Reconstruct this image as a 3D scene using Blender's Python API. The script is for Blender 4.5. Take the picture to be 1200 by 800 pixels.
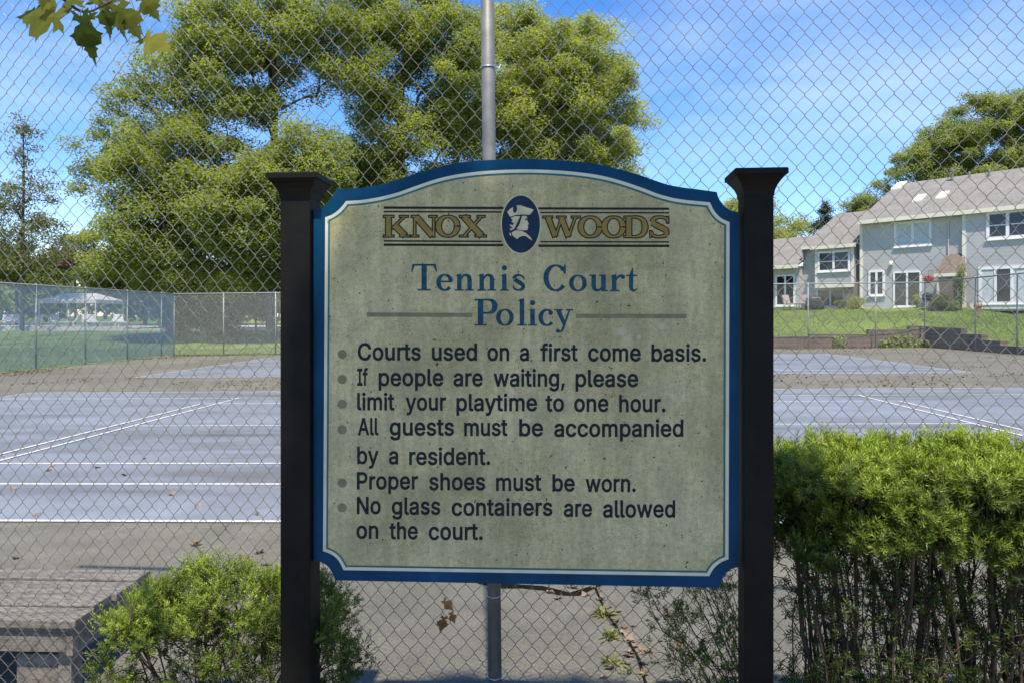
import bpy, bmesh, math, random
import numpy as np
from mathutils import Vector, Matrix
from mathutils.geometry import delaunay_2d_cdt

random.seed(7)
RNG = np.random.default_rng(11)
for _o in list(bpy.data.objects):
    bpy.data.objects.remove(_o)
SC = bpy.context.scene
COL = SC.collection

# ------------------------------------------------------------------ camera
F, HY, YAW, SLOPE, EYE = 882.8546, 372.198, -0.0441671, 0.00911524, 1.64107
cam = bpy.data.cameras.new('camera')
cam.sensor_width = 36
cam.lens = F / 1200 * 36
cam.shift_y = (HY - 400) / 1200
cam.clip_start, cam.clip_end = 0.05, 3000
camo = bpy.data.objects.new('camera', cam)
COL.objects.link(camo)
camo.location = (0, 0, EYE)
camo.rotation_euler = (math.pi / 2, 0, -YAW)
SC.camera = camo

# ------------------------------------------------------------------ sky, sun, exposure
SUN = Vector((0.03, -0.44, 0.89)).normalized()
w = bpy.data.worlds.new('World')
SC.world = w
w.use_nodes = True
nt = w.node_tree
nt.nodes.clear()
wo = nt.nodes.new('ShaderNodeOutputWorld')
bg = nt.nodes.new('ShaderNodeBackground')
bg.inputs['Strength'].default_value = 0.115
sky = nt.nodes.new('ShaderNodeTexSky')
sky.sky_type = 'NISHITA'
sky.sun_disc = False
sky.sun_elevation = math.asin(SUN.z)
sky.sun_rotation = math.atan2(SUN.x, SUN.y)
sky.altitude = 300
sky.air_density = 1.0
sky.dust_density = 0.1
sky.ozone_density = 2.5
hs = nt.nodes.new('ShaderNodeHueSaturation')
hs.inputs['Saturation'].default_value = 1.33
hs.inputs['Value'].default_value = 1.0
tc = nt.nodes.new('ShaderNodeTexCoord')
mp = nt.nodes.new('ShaderNodeMapping')
mp.inputs['Scale'].default_value = (1.3, 1.3, 4.5)
mp.inputs['Location'].default_value = (3.1, 0.4, 0.3)
n1 = nt.nodes.new('ShaderNodeTexNoise')
n1.inputs['Scale'].default_value = 1.5
n1.inputs['Detail'].default_value = 7
n1.inputs['Roughness'].default_value = 0.55
n1.inputs['Distortion'].default_value = 0.15
rp = nt.nodes.new('ShaderNodeValToRGB')
rp.color_ramp.elements[0].position = 0.5
rp.color_ramp.elements[0].color = (0, 0, 0, 1)
rp.color_ramp.elements[1].position = 0.92
rp.color_ramp.elements[1].color = (0.6, 0.6, 0.6, 1)
mx = nt.nodes.new('ShaderNodeMix')
mx.data_type = 'RGBA'
mx.inputs[7].default_value = (4.6, 5.0, 5.7, 1)
L = nt.links.new
L(tc.outputs['Generated'], mp.inputs['Vector'])
L(mp.outputs['Vector'], n1.inputs['Vector'])
L(n1.outputs['Fac'], rp.inputs['Fac'])
tn = nt.nodes.new('ShaderNodeMix')
tn.data_type = 'RGBA'
tn.blend_type = 'MULTIPLY'
tn.inputs[0].default_value = 1.0
tn.inputs[7].default_value = (0.96, 0.9, 0.98, 1)
L(sky.outputs['Color'], tn.inputs[6])
L(tn.outputs[2], hs.inputs['Color'])
L(rp.outputs['Color'], mx.inputs[0])
L(hs.outputs['Color'], mx.inputs[6])
L(mx.outputs[2], bg.inputs['Color'])
L(bg.outputs['Background'], wo.inputs['Surface'])
sl = bpy.data.lights.new('sun', 'SUN')
sl.energy = 3.5
sl.angle = math.radians(0.8)
sl.color = (1.0, 0.915, 0.78)
so = bpy.data.objects.new('sun', sl)
COL.objects.link(so)
so.rotation_euler = SUN.to_track_quat('Z', 'Y').to_euler()
so.location = (20, -30, 40)
vs = SC.view_settings
vs.view_transform = 'Standard'
vs.look = 'None'
vs.exposure = 1.2
vs.gamma = 1.0
vs.use_curve_mapping = False

# ------------------------------------------------------------------ projection helpers (pixels of the 1200x800 photograph)
_c, _s = math.cos(YAW), math.sin(YAW)
EYEV = np.array([0, 0, EYE])
def ray(x, y):
    a = (x - 600) / F
    return np.array([_s + a * _c, _c - a * _s, -(y - HY) / F])
def at(x, y, d):
    return EYEV + ray(x, y) * d
def on_ground(x, y, dz=0.0):
    d = ray(x, y)
    t = (-EYE + dz) / (d[2] - SLOPE * d[0])
    return EYEV + d * t
def on_plane(x, y, p, n):
    d = ray(x, y)
    t = np.dot(np.asarray(p) - EYEV, n) / np.dot(d, n)
    return EYEV + d * t

# ------------------------------------------------------------------ materials
def nodes_of(name):
    m = bpy.data.materials.new(name)
    m.use_nodes = True
    t = m.node_tree
    return m, t, t.nodes['Principled BSDF']
def nn(t, kind, **kw):
    n = t.nodes.new(kind)
    for k, v in kw.items():
        if k in n.inputs.keys():
            n.inputs[k].default_value = v
        else:
            setattr(n, k, v)
    return n
def rgb(c, k=1.0):
    return (c[0] * k, c[1] * k, c[2] * k, 1)
def ramp(t, stops):
    r = t.nodes.new('ShaderNodeValToRGB')
    e = r.color_ramp.elements
    while len(e) < len(stops):
        e.new(0.5)
    for i, (p, c) in enumerate(stops):
        e[i].position = p
        e[i].color = c if len(c) == 4 else (*c, 1)
    return r
def mixn(t, fac, a, b, blend='MIX'):
    m = t.nodes.new('ShaderNodeMix')
    m.data_type = 'RGBA'
    m.blend_type = blend
    for sock, v in ((0, fac), (6, a), (7, b)):
        if isinstance(v, bpy.types.NodeSocket):
            t.links.new(v, m.inputs[sock])
        elif sock == 0:
            m.inputs[0].default_value = v
        else:
            m.inputs[sock].default_value = v if len(v) == 4 else (*v, 1)
    return m.outputs[2]
def coords(t, scale=(1, 1, 1)):
    tc = t.nodes.new('ShaderNodeTexCoord')
    mp = t.nodes.new('ShaderNodeMapping')
    mp.inputs['Scale'].default_value = scale
    t.links.new(tc.outputs['Object'], mp.inputs['Vector'])
    return mp.outputs['Vector']
def noise(t, vec, scale, detail=5, rough=0.55, dist=0.0):
    n = nn(t, 'ShaderNodeTexNoise', Scale=scale, Detail=detail, Roughness=rough, Distortion=dist)
    t.links.new(vec, n.inputs['Vector'])
    return n.outputs['Fac']
def bumpn(t, b, h, strength=0.3, distance=0.01):
    bn = nn(t, 'ShaderNodeBump', Strength=strength, Distance=distance)
    t.links.new(h, bn.inputs['Height'])
    t.links.new(bn.outputs['Normal'], b.inputs['Normal'])
def mat(name, col, rough=0.7, var=0.15, scale=6, bump=0.0, bscale=60, metal=0.0, spec=0.3, stretch=(1, 1, 1), dist=0.004):
    m, t, b = nodes_of(name)
    v = coords(t, stretch)
    n = noise(t, v, scale)
    r = ramp(t, [(0.3, rgb(col, 1 - var)), (0.7, rgb(col, 1 + var))])
    t.links.new(n, r.inputs['Fac'])
    t.links.new(r.outputs['Color'], b.inputs['Base Color'])
    b.inputs['Roughness'].default_value = rough
    b.inputs['Metallic'].default_value = metal
    b.inputs['Specular IOR Level'].default_value = spec
    if bump:
        bumpn(t, b, noise(t, v, bscale, 3), bump, dist)
    return m
def leafmat(name, dark, light, trans=0.35, tcol=None, rough=0.55, spec=0.3):
    m, t, b = nodes_of(name)
    at_ = nn(t, 'ShaderNodeAttribute', attribute_name='tint')
    r = ramp(t, [(0.0, rgb(dark)), (1.0, rgb(light))])
    t.links.new(at_.outputs['Fac'], r.inputs['Fac'])
    t.links.new(r.outputs['Color'], b.inputs['Base Color'])
    b.inputs['Roughness'].default_value = rough
    b.inputs['Specular IOR Level'].default_value = spec
    tr = nn(t, 'ShaderNodeBsdfTranslucent')
    tcl = mixn(t, 1.0, r.outputs['Color'], tcol or (1.25, 1.3, 0.55), 'MULTIPLY')
    t.links.new(tcl, tr.inputs['Color'])
    ms = nn(t, 'ShaderNodeMixShader')
    ms.inputs[0].default_value = trans
    t.links.new(b.outputs['BSDF'], ms.inputs[1])
    t.links.new(tr.outputs['BSDF'], ms.inputs[2])
    t.links.new(ms.outputs['Shader'], t.nodes['Material Output'].inputs['Surface'])
    return m

# ------------------------------------------------------------------ objects
def tag(o, label=None, cat=None, group=None, kind=None):
    if label: o['label'] = label
    if cat: o['category'] = cat
    if group: o['group'] = group
    if kind: o['kind'] = kind
    return o
def thing(name, label, cat, loc, group=None, rz=0.0):
    o = bpy.data.objects.new(name, None)
    o.empty_display_size = 0.1
    COL.objects.link(o)
    o.location = [float(v) for v in loc]
    o.rotation_euler = (0, 0, rz)
    return tag(o, label, cat, group)
def link(name, me, m, parent=None, local=False):
    o = bpy.data.objects.new(name, me)
    COL.objects.link(o)
    if m is not None:
        for k in (m if isinstance(m, (list, tuple)) else [m]):
            me.materials.append(k)
    if parent is not None:
        o.parent = parent
        if not local:
            mw = Matrix.Identity(4)
            p = parent
            while p is not None:
                mw = p.matrix_basis @ mw if p.parent is None else p.matrix_parent_inverse @ p.matrix_basis @ mw
                p = p.parent
            o.matrix_parent_inverse = mw.inverted()
    return o
def set_origin(o, p):
    """move the object's origin to the world point p without moving its mesh (top-level meshes only)"""
    p = Vector([float(v) for v in p])
    o.data.transform(Matrix.Translation(-p))
    o.location = p
    return o
def npmesh(name, V, Q, m, parent=None, tint=None, smooth=False, local=False):
    V = np.asarray(V, np.float32)
    Q = np.asarray(Q, np.int32)
    me = bpy.data.meshes.new(name)
    k = Q.shape[1]
    me.vertices.add(len(V))
    me.vertices.foreach_set('co', V.ravel())
    me.loops.add(Q.size)
    me.loops.foreach_set('vertex_index', Q.ravel())
    me.polygons.add(len(Q))
    me.polygons.foreach_set('loop_start', np.arange(0, Q.size, k, dtype=np.int32))
    me.update(calc_edges=True)
    if smooth:
        me.polygons.foreach_set('use_smooth', np.ones(len(Q), bool))
    if tint is not None:
        a = me.attributes.new('tint', 'FLOAT', 'POINT')
        a.data.foreach_set('value', np.asarray(tint, np.float32))
    return link(name, me, m, parent, local)
class MB:
    def __init__(s):
        s.v, s.f = [], []
    def add(s, vs, fs):
        k = len(s.v)
        s.v += [tuple(float(c) for c in q) for q in vs]
        s.f += [tuple(i + k for i in q) for q in fs]
        return s
    def hexa(s, p):
        """eight corners: bottom ring then top ring, counter-clockwise seen from above"""
        return s.add(p, [(3, 2, 1, 0), (4, 5, 6, 7), (0, 1, 5, 4), (1, 2, 6, 5), (2, 3, 7, 6), (3, 0, 4, 7)])
    def box(s, x0, x1, y0, y1, z0, z1):
        return s.hexa([(x0, y0, z0), (x1, y0, z0), (x1, y1, z0), (x0, y1, z0), (x0, y0, z1), (x1, y0, z1), (x1, y1, z1), (x0, y1, z1)])
    def tube(s, path, rad, n=8, cap=True):
        path = [np.asarray(p, float) for p in path]
        if not hasattr(rad, '__len__'):
            rad = [rad] * len(path)
        vs, fs = [], []
        prev = None
        for i, p in enumerate(path):
            d = path[min(i + 1, len(path) - 1)] - path[max(i - 1, 0)]
            d = d / (np.linalg.norm(d) + 1e-12)
            if prev is None:
                ref = np.array([0, 0, 1.0]) if abs(d[2]) < 0.9 else np.array([1.0, 0, 0])
                a = np.cross(d, ref)
            else:
                a = prev - d * np.dot(prev, d)
            a /= np.linalg.norm(a) + 1e-12
            prev = a
            b = np.cross(d, a)
            for j in range(n):
                t = 2 * math.pi * j / n
                vs.append(p + rad[i] * (math.cos(t) * a + math.sin(t) * b))
        for i in range(len(path) - 1):
            for j in range(n):
                fs.append((i * n + j, i * n + (j + 1) % n, (i + 1) * n + (j + 1) % n, (i + 1) * n + j))
        if cap:
            fs.append(tuple(range(n))[::-1])
            fs.append(tuple((len(path) - 1) * n + j for j in range(n)))
        return s.add(vs, fs)
    def lathe(s, c, prof, n=20):
        vs, fs = [], []
        for r, z in prof:
            for j in range(n):
                t = 2 * math.pi * j / n
                vs.append((c[0] + r * math.cos(t), c[1] + r * math.sin(t), c[2] + z))
        for i in range(len(prof) - 1):
            for j in range(n):
                fs.append((i * n + j, i * n + (j + 1) % n, (i + 1) * n + (j + 1) % n, (i + 1) * n + j))
        fs.append(tuple(range(n))[::-1])
        fs.append(tuple((len(prof) - 1) * n + j for j in range(n)))
        return s.add(vs, fs)
    def build(s, name, m, parent=None, local=False, bevel=0.0, smooth=False):
        me = bpy.data.meshes.new(name)
        me.from_pydata(s.v, [], s.f)
        me.update()
        if smooth:
            me.polygons.foreach_set('use_smooth', np.ones(len(me.polygons), bool))
        if bevel:
            bm = bmesh.new()
            bm.from_mesh(me)
            bmesh.ops.bevel(bm, geom=[e for e in bm.edges if len(e.link_faces) == 2 and e.calc_face_angle(0) > 0.5], offset=bevel, segments=2, affect='EDGES', profile=0.6)
            bm.to_mesh(me)
            bm.free()
        return link(name, me, m, parent, local)

def smooth_noise(u, v, seed=0):
    """cheap smooth pseudo-random field for arrays, about -1..1"""
    r = np.random.default_rng(seed)
    z = np.zeros_like(np.asarray(u, float))
    for k in range(6):
        a, b, p = r.normal(0, 1), r.normal(0, 1), r.uniform(0, 6.28)
        z = z + np.sin(a * u + b * v + p)
    return z / 3.0
GLYPHS = {',':(188,[[[38,-119],[68,71],[137,71],[84,-119]]]),'.':(188,[[[95,-4],[83,-3],[73,1],[63,9],[55,18],[51,29],[50,41],[51,53],[55,64],[63,73],[73,81],[83,85],[95,87],[107,85],[118,81],[128,73],[135,64],[140,53],[141,41],[140,29],[135,18],[128,9],[118,1],[107,-3]]]),'A':(480,[[[16,0],[201,509],[276,509],[463,0],[395,0],[287,302],[264,372],[232,478],[245,478],[191,302],[85,0]],[[110,142],[110,199],[370,199],[370,142]]]),'C':(510,[[[267,-7],[225,-3],[186,7],[150,25],[119,49],[92,79],[70,115],[53,157],[44,203],[40,254],[44,305],[53,352],[70,393],[92,429],[119,459],[150,484],[186,501],[225,512],[267,516],[317,511],[362,496],[383,485],[402,471],[419,456],[435,438],[448,418],[459,397],[467,373],[473,348],[408,348],[404,365],[389,395],[380,407],[357,428],[344,437],[330,444],[300,453],[267,456],[237,453],[209,445],[184,432],[161,414],[141,391],[125,364],[113,332],[106,295],[103,254],[106,213],[113,177],[125,145],[141,117],[161,94],[184,76],[210,63],[237,56],[267,53],[300,56],[330,65],[344,72],[369,90],[389,114],[404,144],[408,160],[473,160],[467,135],[459,112],[448,91],[435,71],[420,53],[383,24],[363,13],[317,-2],[293,-6]]]),'I':(300,[[[31,0],[31,57],[118,57],[118,452],[31,452],[31,509],[269,509],[269,452],[183,452],[183,57],[269,57],[269,0]]]),'N':(523,[[[60,0],[60,509],[136,509],[363,151],[388,107],[414,55],[405,54],[399,157],[399,509],[463,509],[463,0],[387,0],[177,331],[108,452],[119,454],[125,291],[125,0]]]),'P':(445,[[[60,0],[60,509],[235,509],[272,506],[305,499],[332,487],[356,471],[375,452],[390,430],[400,404],[407,377],[409,348],[407,318],[400,291],[390,265],[375,243],[356,223],[332,207],[305,195],[272,188],[235,186],[109,186],[109,242],[233,242],[257,244],[279,248],[297,256],[312,266],[324,279],[333,294],[339,310],[343,328],[344,348],[343,367],[339,385],[333,402],[324,416],[312,428],[297,439],[279,446],[257,451],[125,452],[125,0]]]),'a':(389,[[[160,-9],[137,-7],[115,-3],[94,5],[76,15],[60,29],[48,45],[38,63],[32,84],[30,108],[32,128],[36,146],[43,161],[53,174],[64,184],[92,200],[125,211],[178,220],[257,231],[265,235],[271,240],[274,246],[276,257],[275,272],[272,285],[267,297],[260,307],[251,315],[240,322],[227,327],[212,330],[196,331],[178,330],[163,327],[137,316],[118,301],[104,283],[100,274],[41,291],[51,313],[64,331],[79,346],[95,358],[114,368],[133,375],[153,380],[173,383],[194,384],[239,379],[255,375],[271,369],[300,350],[312,336],[322,320],[330,301],[335,278],[337,251],[337,0],[277,0],[277,52],[272,52],[252,25],[242,16],[215,1],[199,-4]],[[170,45],[192,47],[211,51],[228,59],[242,68],[254,80],[263,93],[270,108],[274,122],[276,138],[276,190],[259,182],[200,171],[175,168],[134,159],[112,147],[103,139],[97,130],[93,118],[92,105],[93,93],[96,82],[102,72],[109,64],[119,57],[142,48]]]),'b':(424,[[[229,-8],[208,-7],[189,-3],[172,4],[147,21],[138,31],[118,59],[112,59],[112,0],[53,0],[53,509],[114,509],[114,319],[118,319],[137,346],[158,364],[171,373],[188,379],[207,383],[229,384],[259,382],[287,374],[313,361],[335,342],[354,320],[370,293],[381,261],[388,227],[390,189],[388,151],[381,116],[370,84],[355,57],[336,34],[313,16],[288,3],[260,-6]],[[220,47],[242,49],[262,55],[279,66],[294,80],[306,97],[316,117],[323,139],[327,163],[328,189],[327,215],[323,239],[316,261],[307,281],[295,298],[280,311],[262,322],[243,328],[220,330],[198,328],[178,322],[161,312],[147,299],[134,282],[125,263],[118,241],[114,216],[113,189],[114,162],[118,138],[125,115],[135,95],[147,78],[162,65],[179,55],[198,49]]]),'c':(396,[[[207,-8],[174,-5],[144,3],[117,16],[93,35],[72,58],[56,85],[44,116],[37,150],[34,187],[37,225],[44,260],[56,291],[72,318],[93,341],[117,360],[144,374],[174,382],[226,384],[260,377],[291,364],[305,356],[330,335],[349,308],[362,277],[303,262],[290,289],[270,311],[242,325],[207,330],[184,328],[163,321],[145,310],[130,296],[118,278],[108,258],[102,236],[98,212],[96,187],[98,163],[102,139],[108,117],[118,97],[130,80],[145,66],[163,55],[184,49],[207,46],[243,52],[271,66],[292,89],[304,117],[363,102],[350,70],[331,43],[306,21],[292,12],[261,-1],[244,-5]]]),'d':(424,[[[195,-8],[165,-6],[137,3],[111,16],[89,34],[70,57],[55,84],[43,116],[36,151],[34,189],[36,227],[43,261],[55,293],[70,320],[89,342],[112,361],[137,374],[165,382],[196,384],[218,383],[237,379],[253,373],[278,355],[287,346],[306,319],[311,319],[311,509],[372,509],[372,0],[313,0],[313,59],[307,59],[287,31],[266,12],[236,-3],[217,-7]],[[205,47],[226,49],[246,55],[263,65],[278,78],[290,95],[299,115],[306,138],[310,162],[312,189],[310,216],[306,241],[300,263],[290,282],[278,299],[263,312],[246,322],[227,328],[205,330],[182,328],[162,322],[145,311],[130,298],[118,281],[108,261],[102,239],[98,215],[96,189],[98,163],[102,139],[109,117],[118,97],[130,80],[145,66],[162,55],[182,49]]]),'e':(404,[[[212,-8],[177,-5],[145,3],[117,16],[92,35],[72,58],[56,85],[44,116],[37,150],[34,187],[36,224],[44,258],[55,290],[71,317],[91,340],[115,359],[142,373],[172,382],[205,384],[226,383],[246,380],[266,374],[285,366],[303,355],[319,341],[334,324],[347,305],[357,282],[365,256],[370,227],[371,169],[75,169],[75,221],[338,221],[310,202],[308,226],[304,248],[298,269],[288,286],[277,301],[263,314],[246,323],[227,328],[205,330],[183,328],[164,323],[146,313],[131,301],[119,286],[109,270],[102,251],[97,231],[96,178],[98,151],[102,127],[110,106],[121,88],[135,73],[151,61],[169,53],[190,48],[212,46],[241,49],[265,58],[276,65],[294,82],[306,105],[365,91],[358,72],[348,55],[335,39],[320,26],[302,14],[283,4],[261,-3],[237,-7]]]),'f':(254,[[[228,379],[228,327],[6,327],[6,379]],[[81,0],[81,432],[82,452],[87,470],[96,486],[107,499],[120,510],[135,519],[152,525],[169,529],[187,530],[222,527],[243,521],[227,468],[215,472],[195,474],[178,472],[164,468],[154,460],[147,449],[143,435],[142,419],[142,0]]]),'g':(425,[[[207,-151],[156,-146],[134,-140],[114,-132],[97,-122],[82,-110],[59,-84],[51,-69],[101,-41],[122,-66],[142,-82],[154,-88],[169,-93],[187,-96],[207,-97],[236,-95],[261,-87],[282,-75],[298,-58],[308,-34],[311,-6],[311,68],[306,68],[287,41],[266,23],[236,10],[217,6],[195,5],[165,7],[138,14],[113,27],[90,43],[71,65],[55,90],[43,120],[36,154],[34,191],[36,229],[43,263],[55,293],[71,320],[90,342],[112,361],[138,374],[166,382],[196,384],[218,383],[237,379],[253,373],[267,365],[279,356],[288,346],[308,319],[313,319],[313,379],[372,379],[372,-9],[370,-40],[363,-67],[350,-90],[334,-109],[314,-124],[291,-136],[265,-144],[237,-149]],[[205,59],[227,61],[246,66],[264,75],[278,87],[290,103],[300,121],[307,142],[311,166],[312,193],[311,219],[307,242],[300,264],[291,283],[279,299],[264,312],[247,322],[227,328],[205,330],[182,328],[163,322],[145,312],[130,298],[118,282],[109,262],[102,241],[98,218],[96,193],[98,167],[102,144],[109,123],[118,104],[131,88],[145,76],[163,66],[183,61]]]),'h':(410,[[[114,227],[114,0],[53,0],[53,509],[114,509],[114,287],[102,287],[116,319],[132,344],[152,362],[175,374],[200,382],[227,384],[252,383],[275,377],[295,369],[313,356],[328,340],[341,321],[350,298],[355,271],[357,240],[357,0],[296,0],[296,235],[293,263],[286,286],[273,304],[256,318],[235,326],[210,329],[192,328],[176,324],[161,317],[147,308],[136,297],[126,283],[119,266],[115,248]]]),'i':(167,[[[53,0],[53,379],[114,379],[114,0]],[[84,443],[73,444],[63,448],[54,455],[47,463],[43,472],[41,483],[43,494],[47,504],[54,512],[63,518],[73,522],[84,524],[95,522],[105,518],[114,512],[121,504],[125,494],[126,483],[125,472],[121,463],[114,455],[105,448],[95,444]]]),'l':(189,[[[139,-2],[112,0],[91,8],[74,20],[62,37],[55,59],[53,84],[53,509],[114,509],[114,83],[120,62],[126,57],[135,53],[146,52],[170,54],[181,3],[162,-1]]]),'m':(610,[[[53,0],[53,379],[112,379],[112,295],[108,295],[114,314],[122,331],[132,346],[144,358],[172,376],[187,382],[203,385],[219,386],[245,383],[268,375],[287,361],[303,342],[314,320],[321,295],[312,295],[318,312],[326,329],[337,343],[350,356],[364,366],[381,375],[398,381],[417,385],[437,386],[458,385],[478,380],[497,372],[514,361],[529,346],[541,328],[550,307],[555,283],[557,255],[557,0],[496,0],[496,254],[493,279],[485,298],[473,313],[456,323],[438,329],[419,330],[402,329],[387,326],[374,320],[363,312],[353,302],[345,290],[336,263],[335,247],[335,0],[274,0],[274,260],[272,280],[265,297],[253,311],[238,322],[220,328],[199,330],[185,329],[171,326],[145,312],[135,302],[126,289],[119,274],[115,257],[114,238],[114,0]]]),'n':(410,[[[114,227],[114,0],[53,0],[53,379],[112,379],[112,287],[102,287],[116,319],[132,344],[152,362],[175,374],[200,382],[227,384],[252,383],[275,377],[295,369],[313,356],[328,340],[341,321],[350,298],[355,271],[357,240],[357,0],[296,0],[296,235],[293,263],[286,286],[273,304],[256,318],[235,326],[210,329],[192,328],[176,324],[161,317],[147,308],[136,297],[126,283],[119,266],[115,248]]]),'o':(415,[[[207,-8],[174,-5],[144,3],[117,16],[93,35],[72,58],[56,85],[44,116],[37,150],[34,187],[37,225],[44,260],[56,291],[72,318],[93,341],[117,360],[144,374],[174,382],[207,384],[241,382],[271,374],[299,360],[323,341],[343,318],[359,291],[371,260],[379,225],[381,187],[379,150],[371,116],[359,85],[343,58],[323,35],[299,16],[271,3],[241,-5]],[[207,46],[231,49],[252,55],[270,66],[285,80],[298,97],[307,117],[314,139],[318,163],[319,187],[318,212],[314,236],[307,258],[298,278],[285,296],[270,310],[252,321],[231,328],[207,330],[184,328],[163,321],[145,310],[130,296],[118,278],[108,258],[102,236],[98,212],[96,187],[98,163],[102,139],[108,117],[118,97],[130,80],[145,66],[163,55],[184,49]]]),'p':(424,[[[53,-143],[53,379],[112,379],[112,319],[118,319],[137,346],[158,364],[171,373],[188,379],[207,383],[229,384],[259,382],[287,374],[313,361],[335,342],[354,320],[370,293],[381,261],[388,227],[390,189],[388,151],[381,116],[370,84],[355,57],[336,34],[313,16],[288,3],[260,-6],[229,-8],[208,-7],[189,-3],[159,12],[147,21],[138,31],[118,59],[114,59],[114,-143]],[[220,47],[242,49],[262,55],[279,66],[294,80],[306,97],[316,117],[323,139],[327,163],[328,189],[327,215],[323,239],[316,261],[307,281],[295,298],[280,311],[262,322],[243,328],[220,330],[198,328],[178,322],[161,312],[147,299],[134,282],[125,263],[118,241],[114,216],[113,189],[114,162],[118,138],[125,115],[135,95],[147,78],[162,65],[179,55],[198,49]]]),'r':(259,[[[53,0],[53,379],[112,379],[112,321],[115,321],[124,339],[137,354],[152,367],[171,377],[191,383],[213,385],[243,384],[243,322],[207,326],[174,321],[159,315],[146,306],[135,296],[126,284],[119,269],[115,254],[114,237],[114,0]]]),'s':(365,[[[182,-8],[157,-7],[133,-3],[112,3],[93,12],[76,24],[62,38],[50,54],[41,73],[36,94],[94,107],[101,87],[111,72],[124,60],[141,52],[160,47],[181,45],[206,47],[227,53],[244,62],[258,74],[265,88],[268,103],[266,115],[262,126],[254,136],[243,144],[229,150],[149,170],[118,180],[92,192],[72,208],[58,227],[50,249],[47,274],[49,295],[55,314],[65,332],[79,347],[95,360],[115,370],[137,378],[161,383],[187,384],[212,383],[234,379],[254,372],[271,363],[286,352],[299,339],[318,308],[324,290],[268,277],[262,291],[254,304],[243,316],[228,325],[210,331],[187,333],[166,331],[147,326],[131,317],[119,305],[111,292],[109,277],[110,264],[115,253],[124,243],[136,235],[172,223],[261,200],[287,187],[306,171],[320,153],[328,131],[331,107],[329,85],[323,65],[312,47],[298,31],[281,18],[260,6],[236,-2],[210,-7]]]),'t':(227,[[[204,379],[204,327],[6,327],[6,379]],[[65,471],[126,471],[126,98],[127,83],[130,70],[136,61],[144,55],[156,51],[170,50],[202,54],[213,2],[192,-3],[168,-4],[138,-1],[113,7],[92,21],[77,41],[68,64],[65,93]]]),'u':(410,[[[182,-5],[158,-3],[135,2],[115,11],[97,23],[82,39],[69,59],[60,82],[54,109],[53,379],[114,379],[114,144],[116,117],[124,94],[137,75],[154,61],[175,53],[200,50],[218,51],[234,55],[249,62],[263,71],[274,83],[283,97],[290,113],[295,132],[296,153],[296,379],[357,379],[357,0],[298,0],[298,92],[307,92],[294,60],[277,35],[257,17],[234,5],[209,-3]]]),'w':(567,[[[138,0],[23,379],[87,379],[154,137],[175,41],[165,41],[186,135],[206,214],[252,379],[316,379],[362,214],[382,136],[402,41],[391,41],[413,135],[480,379],[545,379],[429,0],[368,0],[305,225],[277,338],[291,338],[263,225],[199,0]]]),'y':(389,[[[47,-139],[61,-86],[94,-90],[104,-89],[113,-86],[122,-81],[130,-74],[138,-64],[151,-36],[163,-1],[17,379],[84,379],[165,155],[187,87],[206,21],[184,21],[202,87],[224,155],[305,379],[371,379],[196,-77],[187,-93],[177,-107],[165,-119],[153,-128],[139,-136],[125,-141],[109,-144],[91,-145],[65,-143]]])}
# ================================================================== setting: ground, courts, lawns
def gz(x, y):
    return SLOPE * np.clip(x, -22, 22)
m_asph, t, b = nodes_of('asphalt')
v = coords(t)
n_a = noise(t, v, 0.35, 6, 0.6)
n_b = noise(t, v, 3.0, 6, 0.65)
n_c = noise(t, v, 90, 2, 0.5)
base = ramp(t, [(0.3, (0.115, 0.109, 0.083)), (0.55, (0.154, 0.146, 0.114)), (0.75, (0.188, 0.178, 0.14))])
t.links.new(n_a, base.inputs['Fac'])
spk = ramp(t, [(0.35, (0.72, 0.72, 0.72)), (0.6, (1.12, 1.12, 1.12))])
t.links.new(n_c, spk.inputs['Fac'])
blt = ramp(t, [(0.35, (0.8, 0.79, 0.76)), (0.7, (1.12, 1.1, 1.06))])
t.links.new(n_b, blt.inputs['Fac'])
col = mixn(t, 1.0, mixn(t, 1.0, base.outputs['Color'], spk.outputs['Color'], 'MULTIPLY'), blt.outputs['Color'], 'MULTIPLY')
t.links.new(col, b.inputs['Base Color'])
b.inputs['Roughness'].default_value = 0.8
b.inputs['Specular IOR Level'].default_value = 0.4
bumpn(t, b, noise(t, v, 160, 2), 0.35, 0.003)

m_court, t, b = nodes_of('court_paint')
v = coords(t)
v2 = coords(t, (0.12, 1.0, 1.0))
n_a = noise(t, v2, 1.1, 5, 0.6, 0.3)
n_b = noise(t, v, 1.6, 6, 0.65)
n_c = noise(t, v, 120, 2, 0.5)
r1 = ramp(t, [(0.33, (0.122, 0.127, 0.129)), (0.47, (0.172, 0.19, 0.21)), (0.7, (0.2, 0.222, 0.248))])
t.links.new(n_a, r1.inputs['Fac'])
r2 = ramp(t, [(0.3, (0.84, 0.83, 0.8)), (0.62, (1.06, 1.06, 1.06))])
t.links.new(n_b, r2.inputs['Fac'])
r3 = ramp(t, [(0.35, (0.85, 0.85, 0.85)), (0.6, (1.08, 1.08, 1.08))])
t.links.new(n_c, r3.inputs['Fac'])
col = mixn(t, 1.0, mixn(t, 1.0, r1.outputs['Color'], r2.outputs['Color'], 'MULTIPLY'), r3.outputs['Color'], 'MULTIPLY')
t.links.new(col, b.inputs['Base Color'])
r4 = ramp(t, [(0.36, (0.74, 0.73, 0.7)), (0.47, (0.97, 0.97, 0.97)), (0.7, (1.06, 1.06, 1.06))])
t.links.new(noise(t, coords(t, (0.45, 1.0, 1.0)), 0.42, 5, 0.62, 0.4), r4.inputs['Fac'])
col = mixn(t, 1.0, col, r4.outputs['Color'], 'MULTIPLY')
t.links.new(col, b.inputs['Base Color'])
b.inputs['Roughness'].default_value = 0.6
b.inputs['Specular IOR Level'].default_value = 0.45
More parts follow.
